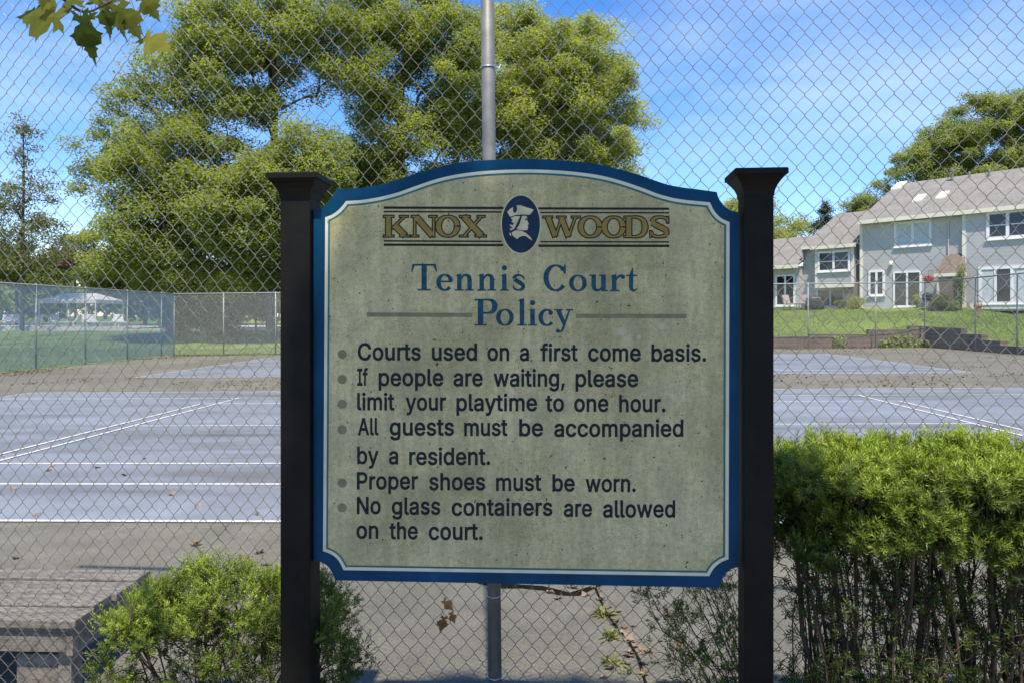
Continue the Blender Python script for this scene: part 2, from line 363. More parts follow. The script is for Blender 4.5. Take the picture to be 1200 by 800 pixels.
bumpn(t, b, noise(t, v, 200, 2), 0.25, 0.002)
m_line = mat('line_paint', (0.5, 0.5, 0.475), 0.8, 0.28, 14)

m_lawn, t, b = nodes_of('lawn_grass')
v = coords(t)
n_a = noise(t, v, 0.5, 6, 0.65)
n_b = noise(t, v, 14, 4, 0.7)
r1 = ramp(t, [(0.3, (0.1, 0.15, 0.03)), (0.5, (0.145, 0.2, 0.045)), (0.7, (0.19, 0.235, 0.065))])
t.links.new(n_a, r1.inputs['Fac'])
r2 = ramp(t, [(0.3, (0.65, 0.7, 0.6)), (0.7, (1.2, 1.2, 1.1))])
t.links.new(n_b, r2.inputs['Fac'])
t.links.new(mixn(t, 1.0, r1.outputs['Color'], r2.outputs['Color'], 'MULTIPLY'), b.inputs['Base Color'])
b.inputs['Roughness'].default_value = 0.9
b.inputs['Specular IOR Level'].default_value = 0.2
bumpn(t, b, n_b, 0.8, 0.06)
m_mulch = mat('mulch', (0.06, 0.042, 0.028), 0.95, 0.5, 30, 0.8, 80, dist=0.02)
m_deck = mat('pool_concrete', (0.52, 0.5, 0.46), 0.8, 0.1, 2)

HO = np.array([19.5, 47.61])                 # corner of the town house, its facade direction and outward normal
HU = np.array([0.674, -0.738]) / math.hypot(0.674, 0.738)
HN = np.array([HU[1], -HU[0]])               # points to the courts
XL, XR, YB = -17.75, 18.9, 38.25             # limits of the fenced compound
def sstep(x, a, b):
    q = np.clip((x - a) / (b - a), 0, 1)
    return q * q * (3 - 2 * q)
def land(x, y):
    """height of the land outside the paved compound"""
    x, y = np.asarray(x, float), np.asarray(y, float)
    g = gz(x, y)
    left = 0.8 * np.clip((y - 36) / 20, 0, 1)
    hill = 2.1 * sstep(y, 37, 53)
    k = sstep(x, -15.5, -10.5)
    zl = g + np.where(y > 35.3, left * (1 - k) + hill * k, 0)
    dist = (x - HO[0]) * HN[0] + (y - HO[1]) * HN[1]
    zr = np.clip(2.3 - dist * 0.134, 0.2, 2.32)
    ea = np.interp(x, [11.4, 14.8, 17.1, 18.75, 19.4], [0.68, 0.67, 0.82, 1.1, 1.15]) + 0.22 * np.maximum(y - 38.3, 0)
    eb = np.interp(y, [29.9, 31.8, 33.1, 34.6, 36.3, 38.0], [0.34, 0.43, 0.6, 0.82, 1.05, 1.12]) + 0.22 * np.maximum(x - 19.1, 0)
    zr = np.where(y > 38, np.minimum(zr, ea), np.where(x > 18.8, np.minimum(zr, eb), zr))
    kr = sstep(x, 0.0, 7.0) * sstep(y, 18.0, 28.0)
    far = sstep(np.hypot(x, y), 90, 260)
    z = zl * (1 - kr) + zr * kr
    z = z + 0.05 * smooth_noise(x * 0.5, y * 0.5, 3) * sstep(y, 36, 40)
    return z * (1 - far) + 2.0 * far
def sheet(name, xs, ys, zf, keep, m, kind='structure'):
    X, Y = np.meshgrid(xs, ys)
    V = np.stack([X, Y, zf(X, Y)], -1).reshape(-1, 3)
    nx, ny = len(xs), len(ys)
    Q = []
    for j in range(ny - 1):
        for i in range(nx - 1):
            if keep(0.5 * (xs[i] + xs[i + 1]), 0.5 * (ys[j] + ys[j + 1])):
                a = j * nx + i
                Q.append((a, a + 1, a + 1 + nx, a + nx))
    o = npmesh(name, V, Q, m)
    o['kind'] = kind
    return o
YA = 34.95    # asphalt ends under the left back fence
xs = np.array(sorted(set([-400, -250, -160, -110, -80, -60, -45, -35, -28, -24, -21] + list(np.arange(-19.75, 40, 1.0)) + [XR, XL, 42, 48, 55, 65, 80, 110, 160, 250, 400])))
ys = np.array(sorted(set([-300, -150, -80, -40, -20, -10, -5, 0, 2.9, 6, 12, 18, 24, 28, 30, 32] + list(np.arange(33, 60, 1.0)) + [YA, YB, 62, 66, 72, 80, 95, 120, 160, 220, 320, 500])))
def outside(x, y):
    if y < 2.9: return True
    if x < XL or x > XR: return True
    if x < 3.5: return y > YA
    return y > YB
sheet('lawn', xs, ys, land, outside, m_lawn)
xa = np.array(sorted(set(list(np.linspace(XL, 3.5, 12)) + list(np.linspace(3.5, XR, 10)))))
sheet('asphalt', xa, np.array([2.9, 8, 16, 24, 30, YA, YB]), lambda x, y: gz(x, y) + 0.004, lambda x, y: y < YA or x > 3.5, m_asph)
sheet('mulch_bed', np.linspace(-9, 9, 10), np.array([1.2, 2.0, 2.95]), lambda x, y: gz(x, y) + 0.03 + 0.012 * smooth_noise(x * 5, y * 5, 4), lambda x, y: True, m_mulch)

m_bounce = mat('pale_bounce_ground', (0.36, 0.31, 0.235), 0.9, 0.2, 2.5, 0.4, 60, dist=0.006)
sheet('path', np.linspace(-12, 12, 13), np.array([-7, -5, -3, -1, 0.3, 1.3]), lambda x, y: gz(x, y) + 0.02 + 0.01 * smooth_noise(x * 2, y * 2, 8), lambda x, y: True, m_bounce)  # unseen pale ground added to bounce warm light onto the sign
# courts: tennis lines with the lines of a smaller court over them
NX, Y0 = -0.043, 6.024
def flat(mb, x0, x1, y0, y1, h):
    mb.add([(x0, y0, SLOPE * x0 + h), (x1, y0, SLOPE * x1 + h), (x1, y1, SLOPE * x1 + h), (x0, y1, SLOPE * x0 + h)], [(0, 1, 2, 3)])
for y0, tag_ in ((Y0, 'near'), (21.42, 'far')):
    mb = MB()
    flat(mb, NX - 11.93, NX + 11.93, y0 - 0.03, y0 + 11.0, 0.009)
    mb.build('tennis_court', m_court)['kind'] = 'structure'
    ml = MB()
    W = 0.027
    h = 0.014
    segs = [(-11.885, 11.885, 0, 0), (-11.885, 11.885, 10.97, 10.97), (-11.885, 11.885, 1.37, 1.37), (-11.885, 11.885, 9.6, 9.6),
            (-6.4, 6.4, 5.485, 5.485), (-6.71, 6.71, 2.435, 2.435), (-6.71, 6.71, 8.535, 8.535)]
    for k, (a, b_, c_, d_) in enumerate(segs):
        if tag_ == 'far' and k >= 5: continue
        hh = h
        if k == 5:
            flat(ml, NX - 11.885, NX + 11.885, y0 + c_ - W, y0 + c_ + W, hh)
        else:
            flat(ml, NX + a, NX + b_, y0 + c_ - W, y0 + c_ + W, hh)
    for k, (x, a, b_) in enumerate([(-11.885, 0, 10.97), (11.885, 0, 10.97), (-6.4, 1.37, 9.6), (6.4, 1.37, 9.6), (-6.71, 2.435, 8.535), (6.71, 2.435, 8.535)]):
        if tag_ == 'far' and k >= 4: continue
        flat(ml, NX + x - W, NX + x + W, y0 + a, y0 + b_, h + 0.004)
    ml.build('court_lines', m_line)['kind'] = 'structure'

# pool deck far left
mb = MB()
mb.box(-50, -17.0, 57.0, 70, 0.3, 0.93)
mb.build('pool_deck', m_deck)['kind'] = 'structure'
# crack in the asphalt, its shadowed gap laid on as flat dark strips
mb = MB()
pts = [on_ground(x, y) for x, y in ((560, 683), (590, 687), (612, 688), (636, 690), (655, 695), (668, 697), (680, 695), (697, 688), (706, 683))]
m_crack = mat('shadowed_crack', (0.012, 0.011, 0.009), 1.0, 0.3, 20, spec=0.0)
for i in range(len(pts) - 1):
    a, c_ = pts[i], pts[i + 1]
    wa, wc = 0.022 + 0.026 * math.sin(i * 1.3) ** 2, 0.022 + 0.026 * math.sin((i + 1) * 1.3) ** 2
    mb.add([a + [0, -wa, 0.009], c_ + [0, -wc, 0.009], c_ + [0, wc, 0.009], a + [0, wa, 0.009]], [(0, 1, 2, 3)])
pts = [on_ground(x, y) for x, y in ((697, 688), (704, 705), (712, 722), (722, 735), (735, 750), (748, 772), (756, 800), (762, 820))]
for i in range(len(pts) - 1):
    a, c_ = pts[i], pts[i + 1]
    mb.add([a + [-0.008, 0, 0.0095], c_ + [-0.006, 0, 0.0095], c_ + [0.006, 0, 0.0095], a + [0.008, 0, 0.0095]], [(0, 1, 2, 3)])
mb.build('pavement_crack', m_crack)['kind'] = 'structure'
# ================================================================== the policy sign
SA = math.radians(-2.27)                     # the sign's right side stands a little nearer
SUX = np.array([math.cos(SA), math.sin(SA), 0])
SNY = np.array([-math.sin(SA), math.cos(SA), 0])      # away from the camera
SP0 = at(616, 437, 2.33)
SORG = np.array([SP0[0], SP0[1], 0.0])
def sp(x, y, off=0.0):
    """photo pixel -> sign coordinates (u, z) on the plane `off` metres behind the board's face"""
    p = on_plane(x, y, SP0 + SNY * off, SNY)
    return float(np.dot(p - SORG, SUX)), float(p[2])
sign = thing('policy_sign', 'cream tennis court policy sign with arched blue rim between two black posts', 'sign', SORG, rz=SA)

def catmull(P, k=8):
    P = [np.asarray(p, float) for p in P]
    out = []
    for i in range(len(P) - 1):
        p0, p1, p2, p3 = P[max(i - 1, 0)], P[i], P[i + 1], P[min(i + 2, len(P) - 1)]
        for j in range(k):
            t = j / k
            out.append(0.5 * (2 * p1 + (p2 - p0) * t + (2 * p0 - 5 * p1 + 4 * p2 - p3) * t * t + (3 * p1 - p0 - 3 * p2 + p3) * t ** 3))
    out.append(P[-1])
    return out
def outline(parts):
    """closed outline from smooth runs; corners where the runs meet"""
    o = []
    for r in parts:
        c = catmull(r, 7) if len(r) > 2 else [np.asarray(q, float) for q in r]
        o += c[:-1]
    return [sp(*p) for p in o]
def inset(P, d):
    """P runs clockwise in (u, z); move it inwards by d"""
    P = [np.asarray(p) for p in P]
    n = len(P)
    out = []
    for i in range(n):
        a, b_, c_ = P[i - 1], P[i], P[(i + 1) % n]
        e1, e2 = (b_ - a) / (np.linalg.norm(b_ - a) + 1e-9), (c_ - b_) / (np.linalg.norm(c_ - b_) + 1e-9)
        n1, n2 = np.array([e1[1], -e1[0]]), np.array([e2[1], -e2[0]])
        m = n1 + n2
        m /= max(np.dot(m, n1), 0.35)
        out.append(tuple(b_ + m * d))
    return out
def fill2d(P):
    """triangles filling the closed outline P (list of 2D points)"""
    r = delaunay_2d_cdt([Vector(p) for p in P], [], [list(range(len(P)))[::-1]], 1, 1e-7)
    return [tuple(p) for p in r[0]], [tuple(f) for f in r[2]]
def slab(name, P, y0, y1, m, parent):
    """prism of outline P from depth y0 (front) to y1 (back), sign coordinates"""
    V2, T2 = fill2d(P)
    n = len(P)
    mb = MB()
    k = len(V2)
    mb.v = [(u, y0, z) for u, z in V2] + [(u, y1, z) for u, z in V2]
    mb.f = [f for f in T2] + [tuple(q + k for q in f[::-1]) for f in T2]
    b0 = len(mb.v)
    mb.v += [(u, y0, z) for u, z in P] + [(u, y1, z) for u, z in P]
    mb.f += [(b0 + i, b0 + (i + 1) % n, b0 + (i + 1) % n + n, b0 + i + n) for i in range(n)]
    return mb.build(name, m, parent, True)
blue_o = outline([
    [(367.5, 657), (367.5, 246.5)],
    [(367.5, 246.5), (374, 245), (381, 240.5), (387, 234), (391, 228), (393.5, 222)],
    [(393.5, 222), (416, 221), (435, 218.6), (454, 214.7), (472, 209), (490, 203), (511, 197), (533, 192), (560, 188.8), (587, 187.2), (614, 186.5), (645, 187.3), (675, 189.7), (703, 193.5), (727, 199), (751, 206), (768, 212), (783, 216.8), (800, 220), (816, 222), (840, 225.3)],
    [(840, 225.3), (842, 232), (846, 238.5), (851, 243.5), (858, 247.5), (866, 249.5)],
    [(866, 249.5), (866, 664)],
    [(866, 664), (859, 665.5), (852, 670), (847, 677), (842.5, 688)],
    [(842.5, 688), (393, 679.5)],
    [(393, 679.5), (389, 670), (384, 663), (377, 658.5), (367.5, 657)]])
pale_o = outline([
    [(378.7, 645), (381.2, 255)],
    [(381.2, 255), (388, 252.5), (395, 248), (401, 242), (405.5, 236)],
    [(405.5, 236), (425, 234.6), (445, 231.3), (466, 226), (487, 218.5), (511, 210.5), (533, 205.3), (560, 201.6), (587, 199.7), (614, 199), (645, 199.7), (675, 202), (703, 206), (727, 212), (751, 220), (768, 226.5), (783, 231), (800, 234.3), (832, 237.6)],
    [(832, 237.6), (836, 246), (841, 252.5), (847, 257.2), (854.9, 260.6)],
    [(854.9, 260.6), (853.6, 654.5)],
    [(853.6, 654.5), (846, 657.5), (839, 662.5), (834.5, 668), (831, 674.3)],
    [(831, 674.3), (402.8, 667.3)],
    [(402.8, 667.3), (398, 658), (393, 652), (387, 648), (378.7, 645)]])
PX = 2.33 / F
m_blue, t, b = nodes_of('blue_rim_paint')
v = coords(t)
n_a = noise(t, v, 5, 6, 0.65)
r1 = ramp(t, [(0.3, (0.0005, 0.026, 0.055)), (0.6, (0.0005, 0.044, 0.105)), (0.8, (0.006, 0.075, 0.15))])
t.links.new(n_a, r1.inputs['Fac'])
t.links.new(r1.outputs['Color'], b.inputs['Base Color'])
b.inputs['Roughness'].default_value = 0.5
b.inputs['Specular IOR Level'].default_value = 0.12
m_pale = mat('pale_trim_paint', (0.52, 0.51, 0.37), 0.6, 0.12, 12)
m_teal = mat('teal_line_paint', (0.02, 0.11, 0.1), 0.6, 0.2, 12)
m_face, t, b = nodes_of('weathered_sign_face')
v = coords(t)
n_a = noise(t, v, 2.6, 7, 0.62, 0.4)
n_b = noise(t, v, 70, 6, 0.75)
n_c = noise(t, v, 330, 3, 0.65)
n_d = noise(t, v, 85, 2, 0.5)
r1 = ramp(t, [(0.3, (0.30, 0.262, 0.125)), (0.48, (0.47, 0.412, 0.21)), (0.68, (0.58, 0.51, 0.28))])
t.links.new(n_a, r1.inputs['Fac'])
r2 = ramp(t, [(0.32, (0.72, 0.73, 0.7)), (0.56, (1.04, 1.04, 1.03))])
t.links.new(n_b, r2.inputs['Fac'])
r3 = ramp(t, [(0.36, (0.6, 0.6, 0.58)), (0.52, (1.05, 1.05, 1.05))])
t.links.new(n_c, r3.inputs['Fac'])
r4 = ramp(t, [(0.26, (0.1, 0.1, 0.09)), (0.3, (1, 1, 1))])
t.links.new(n_d, r4.inputs['Fac'])
col = mixn(t, 1.0, r1.outputs['Color'], r2.outputs['Color'], 'MULTIPLY')
col = mixn(t, 1.0, col, r3.outputs['Color'], 'MULTIPLY')
col = mixn(t, 1.0, col, r4.outputs['Color'], 'MULTIPLY')
spk2 = ramp(t, [(0.33, (0.35, 0.34, 0.3)), (0.4, (1, 1, 1))])
t.links.new(noise(t, v, 240, 2, 0.5), spk2.inputs['Fac'])
msk = ramp(t, [(0.44, (0, 0, 0)), (0.58, (0.8, 0.8, 0.8))])
t.links.new(noise(t, v, 9, 4, 0.6), msk.inputs['Fac'])
col = mixn(t, msk.outputs['Color'], col, mixn(t, 1.0, col, spk2.outputs['Color'], 'MULTIPLY'))
strk_ = ramp(t, [(0.42, (0.74, 0.75, 0.72)), (0.6, (1.03, 1.03, 1.02))])
t.links.new(noise(t, coords(t, (14, 1, 1.3)), 2.2, 5, 0.6), strk_.inputs['Fac'])
col = mixn(t, 0.55, col, mixn(t, 1.0, col, strk_.outputs['Color'], 'MULTIPLY'))
grm = ramp(t, [(0.44, (0, 0, 0)), (0.66, (1, 1, 1))])
t.links.new(noise(t, v, 6.5, 8, 0.78, 0.6), grm.inputs['Fac'])
gm = nn(t, 'ShaderNodeMath', operation='MULTIPLY')
t.links.new(grm.outputs['Color'], gm.inputs[0])
gm.inputs[1].default_value = 0.42
col = mixn(t, gm.outputs['Value'], col, (0.19, 0.19, 0.125))
# grime: heavier in the middle band, cleaner spots where something rubbed it
def spot(cx, cy, rad, soft):
    u, z = sp(cx, cy)
    tcn = t.nodes.new('ShaderNodeTexCoord')
    sub = nn(t, 'ShaderNodeVectorMath', operation='DISTANCE')
    t.links.new(tcn.outputs['Object'], sub.inputs[0])
    sub.inputs[1].default_value = (u, -0.004, z)
    nz = nn(t, 'ShaderNodeMath', operation='MULTIPLY_ADD')
    t.links.new(noise(t, v, 45, 3), nz.inputs[0])
    nz.inputs[1].default_value = rad * 0.9
    t.links.new(sub.outputs['Value'], nz.inputs[2])
    r = ramp(t, [(max(0.0, (rad * 1.3 - soft)), (1, 1, 1)), (rad * 1.3 + soft, (0, 0, 0))])
    t.links.new(nz.outputs['Value'], r.inputs['Fac'])
    return r.outputs['Color']
for cx, cy, rad, amt in ((462, 318, 0.019, 0.6), (728, 388, 0.016, 0.7), (735, 397, 0.015, 0.7), (776, 382, 0.013, 0.65), (749, 395, 0.008, 0.6), (465, 350, 0.014, 0.4), (695, 325, 0.03, 0.25), (778, 446, 0.016, 0.3)):
    mm = nn(t, 'ShaderNodeMath', operation='MULTIPLY')
    t.links.new(spot(cx, cy, rad, 0.004), mm.inputs[0])
    mm.inputs[1].default_value = amt
    col = mixn(t, mm.outputs['Value'], col, (0.42, 0.39, 0.255))
t.links.new(col, b.inputs['Base Color'])
b.inputs['Roughness'].default_value = 0.75
b.inputs['Specular IOR Level'].default_value = 0.25
bumpn(t, b, n_c, 0.15, 0.001)
board = slab('board', blue_o, 0.0, 0.034, m_blue, sign)
slab('trim_border', pale_o, -0.0012, 0.001, m_pale, board)
slab('inner_border_line', inset(pale_o, 3.9 * PX), -0.0022, 0.0005, m_teal, board)
slab('face_panel', inset(pale_o, 6.3 * PX), -0.0032, 0.0002, m_face, board)
# a few pale scrape streaks on the face
m_scrape = mat('scraped_face', (0.45, 0.43, 0.3), 0.8, 0.25, 60)

# posts with moulded caps
m_post, t, b = nodes_of('black_post_paint')
v = coords(t)
r1 = ramp(t, [(0.3, (0.0045, 0.0044, 0.0035)), (0.7, (0.009, 0.0083, 0.0065))])
t.links.new(noise(t, v, 14, 6, 0.6), r1.inputs['Fac'])
t.links.new(r1.outputs['Color'], b.inputs['Base Color'])
scf = ramp(t, [(0.66, (0, 0, 0)), (0.74, (0.7, 0.7, 0.7))])
t.links.new(noise(t, coords(t, (5, 5, 1.2)), 9, 7, 0.75), scf.inputs['Fac'])
t.links.new(mixn(t, scf.outputs['Color'], r1.outputs['Color'], (0.035, 0.031, 0.024)), b.inputs['Base Color'])
b.inputs['Roughness'].default_value = 0.55
b.inputs['Specular IOR Level'].default_value = 0.12
bumpn(t, b, noise(t, coords(t, (60, 60, 4)), 3, 4), 0.25, 0.002)
for (xl, xr, ytop, cl, cr) in ((328.4, 363.2, 203.5, 313, 373), (872.0, 906.8, 198.5, 862, 925)):
    off = -0.026
    u0, u1 = sp(xl, 450, off)[0], sp(xr, 450, off)[0]
    hw = 0.5 * (u1 - u0)
    uc = 0.5 * (u0 + u1)
    yc = off + hw
    z1 = sp(xl, ytop, off - 0.02)[1]
    ch = 0.5 * (sp(cr, ytop, off - 0.03)[0] - sp(cl, ytop, off - 0.03)[0])
    mb = MB()
    mb.box(uc - hw, uc + hw, yc - hw, yc + hw, -0.1, z1 - 0.03)
    post = mb.build('post', m_post, sign, True, bevel=0.003)
    prof = [(hw + 0.001, z1 - 0.075), (hw + 0.003, z1 - 0.06), (hw + 0.009, z1 - 0.045), (hw + 0.019, z1 - 0.03), (ch - 0.006, z1 - 0.0195), (ch - 0.006, z1 - 0.0165), (ch, z1 - 0.016), (ch, z1 - 0.001), (ch - 0.003, z1 + 0.002)]
    mb = MB()
    for r, z in prof:
        mb.v += [(uc - r, yc - r, z), (uc + r, yc - r, z), (uc + r, yc + r, z), (uc - r, yc + r, z)]
    n = len(prof)
    for i in range(n - 1):
        for j in range(4):
            mb.f.append((i * 4 + j, i * 4 + (j + 1) % 4, (i + 1) * 4 + (j + 1) % 4, (i + 1) * 4 + j))
    mb.f.append((3, 2, 1, 0))
    mb.f.append(tuple((n - 1) * 4 + j for j in range(4)))
    mb.build('cap', m_post, post, True)

# ---- lettering
YL = -0.0036
def union_mesh(name, polys, m, y=YL, parent=None):
    """union of overlapping polygons given in photo pixels, as one flat sheet of lettering"""
    V, Fs = [], []
    for P in polys:
        P = [sp(*q) for q in P]
        a = sum(P[i - 1][0] * P[i][1] - P[i][0] * P[i - 1][1] for i in range(len(P)))
        if a < 0: P = P[::-1]
        if abs(a) < 1e-10: continue
        k = len(V)
        V += [Vector(p) for p in P]
        Fs.append(list(range(k, k + len(P))))
    E = [(f[i - 1], f[i]) for f in Fs for i in range(len(f))]
    r = delaunay_2d_cdt(V, E, [], 0, 1e-7)
    W_ = np.array([[q[0], q[1]] for q in r[0]])
    A_ = [np.array([[V[q][0], V[q][1]] for q in f]) for f in Fs]
    mb = MB()
    mb.v = [(p[0], y, p[1]) for p in r[0]]
    for f in r[2]:
        c = W_[list(f)].mean(0)
        for P in A_:
            d = np.roll(P, -1, 0) - P
            e = c - P
            if len(P) <= 4:
                if np.all(d[:, 0] * e[:, 1] - d[:, 1] * e[:, 0] > -1e-9):
                    mb.f.append(tuple(f)); break
            else:
                b2 = np.roll(P, -1, 0)
                cr = (b2[:, 0] - P[:, 0]) * (c[1] - P[:, 1]) - (c[0] - P[:, 0]) * (b2[:, 1] - P[:, 1])
                if np.sum((P[:, 1] <= c[1]) & (b2[:, 1] > c[1]) & (cr > 0)) - np.sum((P[:, 1] > c[1]) & (b2[:, 1] <= c[1]) & (cr < 0)):
                    mb.f.append(tuple(f)); break
    return mb.build(name, m, parent or board, True)
class Glyph:
    """strokes and bars of a letter; s = cap height in pixels, x0/yb = left end and baseline, g = grow"""
    def __init__(s, x0, yb, size, g=0.0):
        s.x0, s.yb, s.s, s.g, s.p = x0, yb, size, g, []
    def q(s, P):
        s.p.append([(s.x0 + x * s.s, s.yb - y * s.s) for x, y in P])
    def rect(s, a, b_, c_, d_):
        g = s.g
        s.q([(a - g, b_ - g), (c_ + g, b_ - g), (c_ + g, d_ + g), (a - g, d_ + g)])
    def poly(s, *P):
        s.q(P)
    def disc(s, x, y, r):
        r += s.g
        s.q([(x + r * math.cos(i * math.pi / 8), y + r * math.sin(i * math.pi / 8)) for i in range(16)])
    def strk(s, *P, k=6):
        C_ = catmull(P, k) if len(P) > 2 else [np.asarray(p, float) for p in P]
        pts = [(c[0], c[1], max(c[2], 0.02) + 2 * s.g) for c in C_]
        if s.g:
            for a, b_ in ((0, 1), (-1, -2)):
                d = np.array(pts[a][:2]) - np.array(pts[b_][:2])
                d = d / (np.linalg.norm(d) + 1e-9) * s.g
                pts[a] = (pts[a][0] + d[0], pts[a][1] + d[1], pts[a][2])
        Lf, Rt = [], []
        for i, (x, y, w_) in enumerate(pts):
            a, b_ = pts[max(i - 1, 0)], pts[min(i + 1, len(pts) - 1)]
            d = np.array([b_[0] - a[0], b_[1] - a[1]])
            d /= np.linalg.norm(d) + 1e-9
            Lf.append((x - d[1] * w_ / 2, y + d[0] * w_ / 2))
            Rt.append((x + d[1] * w_ / 2, y - d[0] * w_ / 2))
        for i in range(len(pts) - 1):
            s.q([Rt[i], Rt[i + 1], Lf[i + 1], Lf[i]])
    def arc(s, cx, cy, rx, ry, a0, a1, thick, thin, n=28):
        P = []
        for i in range(n + 1):
            a = math.radians(a0 + (a1 - a0) * i / n)
            w_ = thin + (thick - thin) * abs(math.cos(a)) ** 1.3
            P.append((cx + rx * math.cos(a), cy + ry * math.sin(a), w_))
        s.strk(*P, k=1)
def title_letter(ch, G):
    if ch == 'T':
        G.rect(.39, 0, .59, 1); G.rect(.05, .93, .93, 1); G.rect(.24, 0, .74, .06)
        G.poly((.0, .7), (.045, .7), (.15, .94), (.05, 1)); G.poly((.98, .7), (.93, 1), (.83, .94), (.935, .7))
    elif ch == 'n':
        G.rect(.09, 0, .26, .62); G.rect(0, 0, .34, .055); G.poly((0, .56), (.12, .55), (.26, .64), (.2, .64))
        G.strk((.24, .44, .07), (.33, .565, .08), (.44, .585, .1), (.53, .53, .15), (.56, .4, .17)); G.rect(.475, 0, .645, .42); G.rect(.39, 0, .72, .055)
    elif ch == 'e':
        G.arc(.32, .31, .235, .285, 8, 322, .17, .065); G.rect(.12, .31, .6, .375)
    elif ch == 'i':
        G.rect(.08, 0, .25, .62); G.rect(0, 0, .33, .055); G.poly((0, .56), (.12, .55), (.25, .64), (.19, .64)); G.disc(.165, .86, .1)
    elif ch == 's':
        G.strk((.47, .42, .05), (.43, .53, .07), (.28, .595, .08), (.14, .55, .12), (.12, .44, .15), (.28, .33, .17), (.43, .21, .15), (.41, .09, .12), (.26, .035, .08), (.11, .08, .07), (.06, .21, .05))
    elif ch == 'C':
        G.arc(.47, .5, .365, .465, 38, 322, .2, .07); G.poly((.74, .72), (.8, .64), (.85, .66), (.84, 1.0), (.79, 1.0))
    elif ch == 'o':
        G.arc(.33, .31, .25, .285, 0, 360, .17, .055)
    elif ch == 'u':
        G.rect(.08, .18, .25, .63); G.rect(0, .575, .25, .63)
        G.strk((.165, .24, .17), (.19, .11, .15), (.28, .04, .1), (.39, .06, .075), (.48, .16, .07)); G.rect(.45, 0, .62, .63); G.rect(.37, .575, .62, .63); G.rect(.5, 0, .7, .055)
    elif ch == 'r':
        G.rect(.08, 0, .25, .62); G.rect(0, 0, .37, .055); G.poly((0, .56), (.12, .55), (.25, .64), (.19, .64))
        G.strk((.22, .4, .06), (.3, .53, .08), (.41, .585, .1), (.5, .57, .1)); G.disc(.5, .54, .075)
    elif ch == 't':
        G.rect(.12, .14, .28, .62); G.poly((.12, .58), (.28, .58), (.28, .88), (.235, .88)); G.rect(0, .57, .43, .63)
        G.strk((.2, .18, .16), (.22, .08, .13), (.31, .035, .08), (.43, .1, .05))
    elif ch == 'P':
        G.rect(.12, 0, .33, 1); G.rect(0, 0, .46, .06); G.rect(0, .94, .4, 1)
        G.strk((.3, .965, .07), (.52, .965, .08), (.69, .9, .16), (.76, .72, .21), (.69, .54, .16), (.52, .475, .08), (.3, .475, .07))
    elif ch == 'l':
        G.rect(.1, 0, .27, 1); G.rect(0, 0, .37, .055); G.poly((0, .93), (.12, .92), (.27, 1.02), (.21, 1.02))
    elif ch == 'c':
        G.arc(.32, .31, .235, .285, 52, 322, .17, .065); G.disc(.46, .48, .085)
    elif ch == 'y':
        G.strk((.13, .6, .17), (.37, .05, .14)); G.strk((.56, .6, .065), (.37, .06, .08), (.27, -.17, .08), (.17, -.225, .07)); G.disc(.12, -.19, .075)
        G.rect(-.02, .575, .3, .63); G.rect(.42, .575, .7, .63)
m_title = mat('title_blue_paint', (0.003, 0.05, 0.078), 0.75, 0.45, 60)
for word, yb in (((('T', 482), ('e', 511.5), ('n', 533), ('n', 559.2), ('i', 586), ('s', 599.5)), (340.8, 341.2)),
                 ((('C', 636.7), ('o', 667), ('u', 690.5), ('r', 714.5), ('t', 733.3)), (341.5, 341.8)),
                 ((('P', 556.3), ('o', 581.5), ('l', 606.0), ('i', 619), ('c', 631), ('y', 650)), (381.6, 382))):
    P = []
    for i, (ch, x) in enumerate(word):
        G = Glyph(x, yb[0] + (yb[1] - yb[0]) * i / (len(word) - 1), 31.2)
        title_letter(ch, G)
        P += G.p
    union_mesh('title_word', P, m_title)
def brand_letter(ch, G):
    if ch == 'K':
        G.rect(.1, 0, .38, 1); G.rect(0, 0, .5, .1); G.rect(0, .9, .5, 1); G.strk((.4, .4, .13), (.98, .95, .13)); G.rect(.72, .9, 1.15, 1)
        G.strk((.52, .54, .3), (1.0, .06, .3)); G.rect(.74, 0, 1.22, .1)
    elif ch == 'N':
        G.rect(.1, 0, .23, 1); G.rect(0, 0, .36, .1); G.rect(0, .9, .35, 1); G.strk((.22, .94, .3), (.98, .06, .3)); G.rect(.97, 0, 1.1, 1); G.rect(.8, .9, 1.2, 1)
    elif ch == 'O':
        G.arc(.57, .5, .43, .445, 0, 360, .28, .12)
    elif ch == 'X':
        G.strk((.2, .95, .3), (1.03, .05, .3)); G.strk((1.02, .95, .13), (.22, .05, .13)); G.rect(0, .9, .52, 1); G.rect(.8, .9, 1.2, 1); G.rect(0, 0, .42, .1); G.rect(.72, 0, 1.25, .1)
    elif ch == 'W':
        G.strk((.24, .95, .27), (.58, .05, .27)); G.strk((.58, .05, .12), (.86, .9, .12)); G.strk((.84, .95, .27), (1.18, .05, .27)); G.strk((1.18, .05, .12), (1.5, .95, .12))
        G.rect(0, .9, .47, 1); G.rect(.62, .9, 1.08, 1); G.rect(1.3, .9, 1.73, 1)
    elif ch == 'D':
        G.rect(.1, 0, .38, 1); G.rect(0, 0, .4, .1); G.rect(0, .9, .4, 1)
        G.strk((.36, .945, .11), (.6, .945, .13), (.88, .82, .22), (.98, .5, .29), (.88, .18, .22), (.6, .055, .13), (.36, .055, .11))
    elif ch == 'S':
        G.strk((.84, .74, .1), (.76, .9, .13), (.5, .945, .13), (.24, .87, .2), (.2, .68, .25), (.48, .51, .27), (.78, .34, .25), (.78, .13, .2), (.5, .055, .13), (.22, .1, .13), (.12, .28, .1))
        G.rect(.82, .66, .92, .98); G.rect(.04, .02, .14, .34)
m_gold = mat('gold_letter_paint', (0.215, 0.148, 0.03), 0.7, 0.15, 30)
m_dark = mat('black_letter_paint', (0.01, 0.009, 0.006), 0.7, 0.2, 30)
